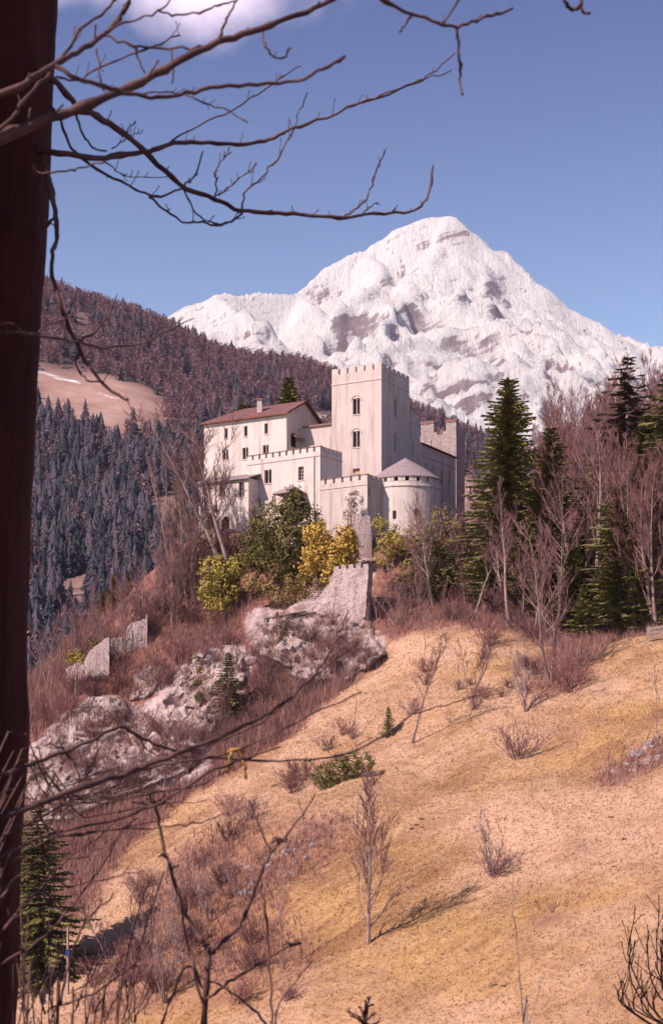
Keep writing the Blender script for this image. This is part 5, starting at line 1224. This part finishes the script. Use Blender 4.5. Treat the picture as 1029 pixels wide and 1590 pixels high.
# ------------------------------------------------------------------ foreground tree and twigs
def smooth(pts, k=4):
    p = np.array(pts, float); p = np.vstack([2 * p[0] - p[1], p, 2 * p[-1] - p[-2]]); out = []
    for i in range(1, len(p) - 2):
        for t in np.arange(k) / k:
            out.append(.5 * ((2 * p[i]) + (-p[i - 1] + p[i + 1]) * t + (2 * p[i - 1] - 5 * p[i] + 4 * p[i + 1] - p[i + 2]) * t * t + (-p[i - 1] + 3 * p[i] - 3 * p[i + 1] + p[i + 2]) * t ** 3))
    out.append(p[-2]); return np.array(out)
_rb = random.Random(21)
def branch(th, pts, D0, D1, r0, r1, name='branch', mat='branch_near', twigs=0, tl=22, buds=True, knots=True):
    """a limb through points of the photograph, D0..D1 metres away, r in photograph pixels"""
    n = len(pts); w = [P(x, y, D0 + (D1 - D0) * k / (n - 1) + (_rb.uniform(-.04, .04) if 0 < k < n - 1 else 0)) for k, (x, y) in enumerate(pts)]
    s = smooth(w); m = len(s); rad = []
    for k in range(m):
        t = k / (m - 1); r = (r0 + (r1 - r0) * t) * .72 * s[k][1] / F
        if knots: r *= 1 + .14 * _rb.uniform(-1, 1) + (.35 if _rb.random() < .08 else 0)
        rad.append(r)
    s = s + np.array([[_rb.gauss(0, .0022) * (s[k][1] / 4) for _ in range(3)] for k in range(m)])
    mb = MB(); mb.tube(s, rad, 7); o = mb.build(name, M[mat], th, smooth=True)
    for q in range(int(twigs * 1.7)):
        t = _rb.uniform(.18, .97); i = min(int(t * (m - 1)), m - 2); p = s[i] + (s[i + 1] - s[i]) * _rb.random(); d = unit(s[i + 1] - s[i])
        dd = side(_rb, d, _rb.uniform(.5, 1.1)); dd = unit(dd + UP * .35); L = tl * _rb.uniform(.4, 1.3) * p[1] / F; rr_ = max(.8, min(r1, r0) * .45) * p[1] / F
        tp = grow(_rb, p, dd, L, 4, .35, .22); mb = MB(); mb.tube(tp, [rr_, rr_ * .9, rr_ * .8, rr_ * .7, rr_ * 1.1], 5); mb.build('twig', M[mat], th)
    return o
t0 = P(-160, 795, 3.6); gz = G(t0[0], 3.6)
ft = thing('foreground_tree', 'thick dark bare trunk close by with drooping mossy branches', 'tree', (t0[0], 3.6, gz))
edge = [(x - 6, y) for x, y in [(94, -60), (90, 0), (83, 180), (75, 330), (64, 450), (60, 560), (53, 700), (47, 900), (46, 1000), (45, 1130), (38, 1240), (30, 1400), (25, 1590), (15, 1900), (0, 2300), (-40, 3200)]]
mb = MB(); N_ = 40; ez = smooth(edge, 6); rows = []
R0 = .40
for ex, ey in ez:
    p = P(ex, ey, 3.6); c = np.array((p[0] - R0 * .99, 3.6, p[2])); row = []
    for k in range(N_):
        a = 2 * math.pi * k / N_; q = c + np.array((math.cos(a), math.sin(a), 0)) * R0
        nz_ = MN.ridged_multi_fractal(Vector((q[0] * 9, q[1] * 9, q[2] * 2.2)), .9, 2.2, 4, 1, 2) * .008 + MN.noise(Vector((q[0] * 3, q[1] * 3, q[2] * 2))) * .010
        row.append(c + np.array((math.cos(a), math.sin(a), 0)) * (R0 + nz_ - .012))
    rows.append(row)
mb.v = [tuple(p) for r in rows for p in r]; mb.n = len(mb.v)
mb.f = [(i * N_ + k, i * N_ + (k + 1) % N_, (i + 1) * N_ + (k + 1) % N_, (i + 1) * N_ + k) for i in range(len(rows) - 1) for k in range(N_)]
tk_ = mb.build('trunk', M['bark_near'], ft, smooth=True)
# limbs that leave the trunk
branch(ft, [(60, 110), (88, 128), (120, 165), (160, 187), (200, 212), (245, 255), (290, 293), (335, 308), (375, 328), (420, 330), (470, 333), (525, 338), (580, 332), (640, 328), (662, 308), (672, 258)], 3.5, 4.2, 7.5, 2.2, twigs=10)
branch(ft, [(40, 228), (90, 238), (150, 245), (200, 240), (240, 232), (270, 222), (310, 220), (370, 224), (410, 218), (440, 205), (480, 192), (540, 168), (620, 140), (665, 118), (708, 84)], 3.5, 4.0, 7, 1.4, twigs=7)
branch(ft, [(540, 168), (580, 152), (620, 138), (660, 122), (700, 110)], 3.88, 3.9, 2, 1.2)
branch(ft, [(80, 165), (95, 190), (112, 230), (150, 262), (200, 288), (235, 304), (265, 300), (290, 285), (303, 270), (315, 233)], 3.6, 3.9, 3.4, 1.8, twigs=4)
branch(ft, [(232, 304), (260, 328), (285, 343), (315, 346), (345, 350), (375, 333)], 3.8, 3.9, 2.4, 2.2, twigs=5)
branch(ft, [(285, 292), (300, 325), (320, 342), (345, 350)], 3.8, 3.85, 1.8, 2)
branch(ft, [(118, 165), (125, 200), (140, 225), (165, 236)], 3.6, 3.7, 3, 2)
branch(ft, [(375, 328), (380, 303), (405, 275), (432, 245), (452, 205), (466, 170), (477, 145)], 4.0, 4.0, 2.4, 1.4, twigs=4)
branch(ft, [(530, 338), (555, 322), (575, 295), (585, 262), (596, 238)], 4.1, 4.1, 2.2, 1.6, twigs=5, tl=14)
branch(ft, [(560, 335), (572, 322), (586, 313)], 4.1, 4.1, 1.8, 1.2, twigs=2, tl=10)
branch(ft, [(335, 308), (336, 285), (334, 265), (345, 250), (358, 236)], 3.95, 3.95, 1.8, 1.2, twigs=6, tl=16)
branch(ft, [(340, 303), (365, 282), (400, 254)], 3.95, 3.95, 1.8, 1.2, twigs=6, tl=14)
branch(ft, [(165, 190), (190, 205), (200, 200), (210, 190)], 3.7, 3.7, 1.4, 1, twigs=4, tl=16)
branch(ft, [(175, 230), (200, 215), (222, 204)], 3.7, 3.7, 1.3, 1, twigs=4, tl=14)
branch(ft, [(160, 248), (185, 268), (205, 275), (262, 274)], 3.7, 3.75, 1.4, .9, twigs=4, tl=14)
branch(ft, [(68, 262), (75, 278), (83, 310), (88, 345), (88, 372), (81, 398), (85, 440), (96, 478), (105, 500), (125, 545), (155, 590), (180, 612), (200, 623)], 3.45, 3.5, 6, 3.2, twigs=3)
branch(ft, [(62, 375), (70, 352), (84, 342)], 3.5, 3.5, 4, 3.5)
branch(ft, [(120, 528), (138, 522), (155, 508), (172, 482), (182, 458)], 3.5, 3.5, 2.6, 1.3, twigs=2, tl=12)
branch(ft, [(122, 548), (119, 568), (128, 584), (142, 592), (163, 594)], 3.5, 3.5, 2.4, 2)
branch(ft, [(160, 596), (170, 575)], 3.5, 3.5, 1.6, 1)
branch(ft, [(249, 229), (295, 202), (350, 176), (400, 147), (440, 118), (464, 102)], 3.7, 3.9, 2.2, 1.2, twigs=4, tl=18)
# a second stem out of sight on the left carries the limbs that cross before the trunk
st = thing('neighbour_tree', 'tree off to the left whose lit branches cross before the dark trunk', 'tree', (-1.6, 2.4, G(-1.6, 2.4)))
sx_, sy_ = -1.6, 2.4; gz2 = G(sx_, sy_)
mb = MB(); mb.tube(smooth([(sx_, sy_, gz2 - .2), (sx_ + .03, sy_, 0), (sx_ - .02, sy_ + .02, 1.2), (sx_, sy_, 2.4)]), np.linspace(.14, .07, 13), 10); mb.build('trunk', M['bark_near'], st, smooth=True)
def px_of(x, y, z): return (CX + F * x / y, HOR - F * z / y)
A = px_of(sx_, sy_, 1.0); 
def from_stem(z, pts, D1, r0, r1, **kw): return branch(st, [px_of(sx_, sy_, z)] + pts, sy_, D1, r0, r1, **kw)
from_stem(.62, [(-300, 330), (-60, 235), (0, 213), (80, 183), (140, 162), (205, 133), (255, 108), (300, 83), (350, 62), (405, 45), (460, 24), (515, 0), (580, -35)], 2.9, 13, 4.5, twigs=5, tl=30)
from_stem(.80, [(-300, 260), (0, 146), (50, 120), (88, 98), (120, 80), (160, 55), (185, 28), (205, -5), (225, -40)], 2.9, 8, 4.5, twigs=5)
from_stem(.60, [(-200, 340), (0, 200), (35, 158), (70, 120), (95, 92), (125, 48), (165, 15), (185, -8)], 2.9, 5, 2.6, twigs=3)
from_stem(.2, [(-300, 540), (0, 518), (60, 522), (110, 530), (160, 540), (210, 535), (255, 517), (300, 494)], 3.1, 4, 1.2, twigs=2)
from_stem(.25, [(-100, 530), (45, 520), (70, 508), (95, 498), (120, 482)], 3.05, 3, 1.6)
branch(st, [(162, 53), (205, 70), (250, 75), (310, 74), (330, 70)], 2.75, 2.75, 3, 2.5)
branch(st, [(210, 70), (215, 90), (225, 112)], 2.75, 2.75, 2.4, 1.8); branch(st, [(265, 76), (268, 110), (268, 132)], 2.75, 2.75, 2.2, 2)
branch(st, [(88, 102), (120, 122), (160, 133), (200, 144), (245, 151), (290, 145), (340, 136), (400, 130), (460, 125), (500, 108), (535, 90)], 2.2, 2.5, 5, 3.4)
branch(st, [(88, 118), (117, 125), (155, 105), (214, 82), (250, 68), (280, 53)], 2.7, 2.8, 2.4, 1.8, twigs=4)
branch(st, [(165, 50), (205, 33), (245, 18), (275, -6)], 2.7, 2.7, 2.4, 2); branch(st, [(245, 18), (275, 24), (310, 18), (340, 8), (365, 2)], 2.7, 2.7, 2.2, 2)
branch(st, [(338, 65), (348, 40), (356, 20), (374, -8)], 2.85, 2.85, 3, 2.4); branch(st, [(408, 46), (410, 62), (416, 78), (440, 92), (450, 76)], 2.85, 2.85, 2.4, 1.8, twigs=3, tl=14)
branch(st, [(205, 148), (250, 142), (285, 146), (310, 158), (345, 168), (385, 190)], 2.9, 2.95, 2, 1.4, twigs=8, tl=16)
branch(st, [(50, 253), (60, 268), (75, 270), (110, 265), (135, 258), (165, 250)], 2.9, 3.0, 2.4, 1.8, twigs=2, tl=16)
branch(st, [(148, 75), (155, 110), (160, 143)], 2.75, 2.75, 2.4, 1.8, twigs=3, tl=18)
# twigs reaching in from above
ot = thing('overhanging_branch', 'dark forked twig hanging in from above the mountain', 'branch', tuple(P(585, -60, 2.6)))
branch(ot, [(540, -60), (585, -8), (640, 22), (680, 34), (710, 42), (740, 32), (770, 22), (795, 13)], 2.5, 2.7, 4.5, 2.4, twigs=3)
branch(ot, [(710, 42), (711, 70), (712, 100), (714, 125), (716, 147)], 2.65, 2.65, 3.4, 2.4, twigs=2, tl=14); branch(ot, [(640, 22), (630, 38), (620, 52)], 2.6, 2.6, 2.6, 2); branch(ot, [(688, 36), (700, 18), (718, -4)], 2.6, 2.6, 2.6, 2.2)
o2 = thing('curled_twig', 'curled dark twig tip at the top of the open sky', 'branch', tuple(P(880, -60, 2.4)))
branch(o2, [(860, -50), (872, -8), (880, 10), (890, 14), (902, 4), (900, -12)], 2.4, 2.4, 4, 4); branch(o2, [(898, 8), (908, 18), (916, 22)], 2.4, 2.4, 3, 3)
# lower left: spreading bush whose boughs reach across
lb = thing('spreading_bush', 'leafless bush with long grey boughs sweeping across the lower cliff', 'bush', (-1.15, 2.6, G(-1.15, 2.6)))
bx_, by_ = -1.15, 2.6; bg = G(bx_, by_)
def bough(pts, D1, r0, r1, z=-.35, **kw): return branch(lb, [px_of(bx_, by_, bg - .1), px_of(bx_ + .1, by_, (bg + z) / 2 - .2)] + pts, by_, D1, r0 * .8, r1 * .85, **kw)
bough([(-60, 1300), (0, 1272), (60, 1248), (130, 1222), (180, 1205), (220, 1190), (260, 1175), (330, 1150), (380, 1128), (420, 1105), (455, 1080), (490, 1045), (512, 1015), (525, 985), (541, 949)], 3.2, 12, 1.5, twigs=4)
bough([(-80, 1240), (0, 1206), (40, 1190), (80, 1176), (130, 1155), (186, 1129), (215, 1143), (250, 1160), (285, 1165), (312, 1168)], 3.1, 8, 2.6, twigs=3)
bough([(-60, 1370), (0, 1332), (50, 1305), (110, 1288), (190, 1270), (250, 1246), (300, 1215), (345, 1190), (400, 1172), (435, 1160)], 3.1, 6, 1.6, twigs=5)
bough([(-60, 1400), (0, 1352), (60, 1312), (120, 1293), (200, 1287), (265, 1283), (310, 1278), (353, 1261)], 3.0, 5, 1.3, twigs=4)
bough([(-40, 1500), (0, 1450), (40, 1402), (80, 1362), (110, 1330), (150, 1302), (187, 1268)], 3.0, 5, 2, twigs=4)
bough([(-30, 1560), (0, 1500), (60, 1462), (100, 1420), (140, 1372), (165, 1335), (190, 1290), (215, 1268)], 3.0, 5, 1.6, twigs=6)
bough([(-30, 1450), (0, 1400), (20, 1370), (60, 1335), (85, 1290), (100, 1262), (110, 1235)], 2.9, 5, 1.6, twigs=4)
bough([(-60, 1330), (0, 1300), (60, 1272), (120, 1240), (180, 1222)], 3.0, 6, 2, twigs=3)
branch(lb, [(300, 1166), (345, 1148), (385, 1132), (425, 1108), (465, 1070), (510, 1032), (540, 1010), (567, 989)], 3.05, 3.2, 2.6, 1.6, twigs=3, tl=14)
branch(lb, [(190, 1203), (240, 1190), (300, 1181), (350, 1170), (400, 1152), (450, 1127), (500, 1102), (562, 1074)], 3.05, 3.2, 2.8, 1.5, twigs=2)
branch(lb, [(300, 1175), (350, 1178), (420, 1181), (480, 1179), (550, 1165), (600, 1140), (640, 1110), (690, 1095), (735, 1080)], 3.1, 3.3, 2.6, 1.4, twigs=2)
branch(lb, [(50, 1245), (120, 1247), (200, 1240), (260, 1228), (320, 1215), (365, 1190)], 3.0, 3.1, 2.2, 1.2, twigs=3)
branch(lb, [(215, 1140), (232, 1168), (260, 1175), (300, 1176)], 3.05, 3.1, 1.8, 1.2)
branch(lb, [(126, 1222), (122, 1200), (110, 1178), (100, 1165), (92, 1142)], 3.05, 3.05, 2.6, 1.6, twigs=2); branch(lb, [(125, 1222), (138, 1200), (148, 1180), (155, 1146)], 3.05, 3.05, 2.4, 1.5, twigs=5); branch(lb, [(126, 1218), (135, 1190), (125, 1172)], 3.05, 3.05, 1.8, 1.2, twigs=4); branch(lb, [(100, 1165), (85, 1157), (66, 1157)], 3.05, 3.05, 1.8, 1.2)
branch(lb, [(40, 1290), (60, 1262), (75, 1228), (85, 1205)], 2.9, 2.9, 2, 2.4, twigs=3)
# upright forked shrub in the lower middle
us = thing('forked_shrub', 'upright leafless shrub forking in a wide V with clustered bud tips', 'shrub', tuple(P(312, 2000, 3.0)))
g3 = G(us.location[0], 3.0); us.location = (us.location[0], 3.0, g3)
b0 = px_of(us.location[0], 3.0, g3 - .1)
branch(us, [b0, (314, 1900), (316, 1700), (318, 1590), (320, 1530), (325, 1478)], 3.0, 3.0, 10, 5.5)
branch(us, [(325, 1480), (308, 1452), (290, 1420), (277, 1388), (266, 1352), (256, 1318), (247, 1278), (241, 1250)], 3.0, 3.0, 5, 3.4)
branch(us, [(325, 1480), (345, 1463), (368, 1440), (388, 1402), (404, 1360), (418, 1330), (434, 1308), (462, 1275), (489, 1233)], 3.0, 3.05, 5, 1.8, twigs=3)
branch(us, [(422, 1326), (408, 1296), (398, 1270), (386, 1243)], 3.02, 3.02, 2.4, 1.4)
for c, n_, ln in (((241, 1250), 14, 34), ((434, 1308), 7, 18), ((455, 1468), 8, 16), ((325, 1474), 3, 16), ((258, 1330), 3, 14), ((266, 1352), 3, 16)):
    for q in range(n_):
        a = _rb.uniform(-.15, math.pi + .15); l2 = ln * _rb.uniform(.5, 1.1)
        branch(us, [c, (c[0] + math.cos(a) * l2 * .6, c[1] - math.sin(a) * l2 * .25 - 2), (c[0] + math.cos(a) * l2, c[1] - math.sin(a) * l2 * .55)], 3.0, 3.0 + _rb.uniform(-.05, .05), 1.5, 1.6, name='bud_twig')
branch(us, [(320, 1552), (345, 1532), (380, 1510), (415, 1488), (440, 1474), (460, 1462)], 3.0, 3.0, 3.4, 2.4, twigs=2, tl=14)
branch(us, [(318, 1575), (305, 1520), (293, 1470), (283, 1420), (277, 1380)], 2.95, 2.95, 3.4, 2.2, mat='branch_near'); branch(us, [(404, 1362), (410, 1410), (416, 1460), (420, 1520), (422, 1600), (424, 1700)], 3.02, 3.0, 2.4, 3)
branch(us, [(318, 1540), (292, 1500), (262, 1560), (240, 1620)], 3.0, 2.95, 2.8, 3); branch(us, [(316, 1520), (350, 1535), (385, 1560), (410, 1590), (430, 1650)], 3.0, 3.0, 2.2, 2.6)
branch(us, [(424, 1650), (430, 1570), (455, 1530), (487, 1488)], 3.0, 3.0, 2.4, 1.4, twigs=2, tl=16)
# shrub at the lower left corner
ls = thing('corner_shrub', 'low leafless shrub with crooked shoots beside the dark trunk', 'shrub', (-.62, 2.9, G(-.62, 2.9)))
lb0 = px_of(-.62, 2.9, G(-.62, 2.9) - .1)
for pts, r0, r1, tw in [([(85, 1700), (95, 1560), (108, 1500), (122, 1455), (133, 1425)], 5, 3, 2), ([(130, 1432), (150, 1412), (176, 1390)], 2.6, 1.8, 2), ([(130, 1432), (112, 1420), (106, 1424)], 2.4, 2, 1), ([(40, 1640), (70, 1575), (110, 1555), (150, 1540), (185, 1515), (215, 1497)], 4, 2.2, 8), ([(110, 1700), (112, 1590), (120, 1560), (150, 1500), (165, 1480)], 3, 1.8, 4), ([(150, 1700), (165, 1590), (180, 1550), (200, 1515)], 2.6, 2, 3), ([(190, 1680), (210, 1590), (225, 1550), (242, 1520)], 2.4, 1.6, 1), ([(20, 1640), (40, 1580), (60, 1540), (75, 1500), (95, 1490)], 3, 1.8, 4), ([(170, 1660), (205, 1590), (240, 1540)], 2.4, 1.6, 2), ([(30, 1560), (60, 1530), (100, 1500)], 2, 1.4, 3)]:
    if pts[0][1] > 1600: pts = [lb0] + pts
    branch(ls, pts, 2.9, 3.0, r0 * .6, r1 * .9, twigs=tw, tl=20)
for k in range(16):
    ex, ey = _rb.uniform(20, 260), _rb.uniform(1330, 1540); mx = lb0[0] * .35 + ex * .65
    branch(ls, [lb0, (lb0[0] * .6 + ex * .4, 1800), (mx + _rb.uniform(-15, 15), 1640), ((mx + ex) / 2 + _rb.uniform(-12, 12), (ey + 1620) / 2), (ex, ey)], 2.9, 2.9 + _rb.uniform(-.1, .5), 2.2, 1.2, twigs=3, tl=26)
for k in range(12):
    x0, y0 = _rb.uniform(-20, 40), _rb.uniform(1230, 1420); ln = _rb.uniform(120, 300); sl2 = _rb.uniform(.15, .6)
    bough([(x0 - 40, y0 + 40 * sl2), (x0 + ln * .35, y0 - ln * .35 * sl2 + _rb.uniform(-6, 6)), (x0 + ln * .7, y0 - ln * .7 * sl2 * .8 + _rb.uniform(-6, 6)), (x0 + ln, y0 - ln * sl2 * .75)], 3.0 + _rb.uniform(-.2, .4), 3, 1.1, twigs=3, tl=24)
# right corner and bottom
rsb = thing('corner_shrub', 'reddish dense twiggy shrub at the lower right corner', 'shrub', (1.6, 5.6, G(1.6, 5.6)))
rb0 = px_of(1.6, 5.6, G(1.6, 5.6) - .1)
for k in range(16):
    ex, ey = _rb.uniform(965, 1060), _rb.uniform(1400, 1540); mx = (rb0[0] * .4 + ex * .6)
    branch(rsb, [rb0, (rb0[0] * .6 + ex * .4, 1750), (mx + _rb.uniform(-10, 10), 1620), (ex + _rb.uniform(-8, 8), (ey + 1600) / 2), (ex, ey)], 5.6, 5.6 + _rb.uniform(-.3, .3), 3, 1.1, twigs=7, tl=38)
bt = thing('twig_tuft', 'knobbly dark twig cluster poking up from the lower edge', 'shrub', (P(570, 2000, 3.2)[0], 3.2, G(P(570, 2000, 3.2)[0], 3.2)))
tb0 = px_of(bt.location[0], 3.2, bt.location[2] - .1)
branch(bt, [tb0, (566, 1800), (566, 1640), (565, 1590), (568, 1555)], 3.2, 3.2, 6, 3, twigs=4, tl=16)
for e in [(540, 1570), (548, 1578), (585, 1572), (578, 1560), (556, 1562), (590, 1585), (575, 1548)]: branch(bt, [(566, 1590), ((566 + e[0]) / 2, e[1] + 6), e], 3.2, 3.2, 2.6, 2.2, twigs=1, tl=10)
th_ = thing('dry_stalk', 'thin pale dry stalk rising before the lower meadow', 'plant', (P(820, 2000, 3.4)[0], 3.4, G(P(820, 2000, 3.4)[0], 3.4)))
sb0 = px_of(th_.location[0], 3.4, th_.location[2] - .1)
branch(th_, [sb0, (818, 1700), (812, 1590), (805, 1500), (797, 1430), (793, 1390)], 3.4, 3.4, 2.2, .9, name='stem', mat='wood'); branch(th_, [(816, 1600), (830, 1560), (838, 1520)], 3.4, 3.4, 1.4, .8, name='side_stem', mat='wood')
ct = thing('catkin', 'pale yellow hanging catkins blurred among the grey boughs', 'catkin', tuple(P(368, 1165, 3.1)))
M['catkin'] = simple('catkin', (.26, .14, .04), (.38, .22, .07), 60)
for pts in ([(360, 1165), (356, 1182), (354, 1198)], [(374, 1165), (380, 1188), (383, 1208)], [(352, 1170), (365, 1163), (378, 1165)]): branch(ct, pts, 3.1, 3.1, 3.2, 3.6, name='tassel', mat='catkin')

# ------------------------------------------------------------------ air
M['haze'] = bpy.data.materials.new('haze'); M['haze'].use_nodes = True; ht_ = M['haze'].node_tree; ht_.nodes.clear()
ho = ht_.nodes.new('ShaderNodeOutputMaterial'); pv = ht_.nodes.new('ShaderNodeVolumePrincipled'); pv.inputs['Color'].default_value = (.74, .72, 1.0, 1); pv.inputs['Density'].default_value = 3.2e-5; pv.inputs['Anisotropy'].default_value = .0
ht_.links.new(pv.outputs[0], ho.inputs['Volume'])
mb = MB(); mb.box((0, 3400, 900), 4000, 3700, 1110); hz = mb.build('haze', M['haze']); hz['kind'] = 'stuff'; hz['label'] = 'thin bluish air over the valley'; hz['category'] = 'haze'
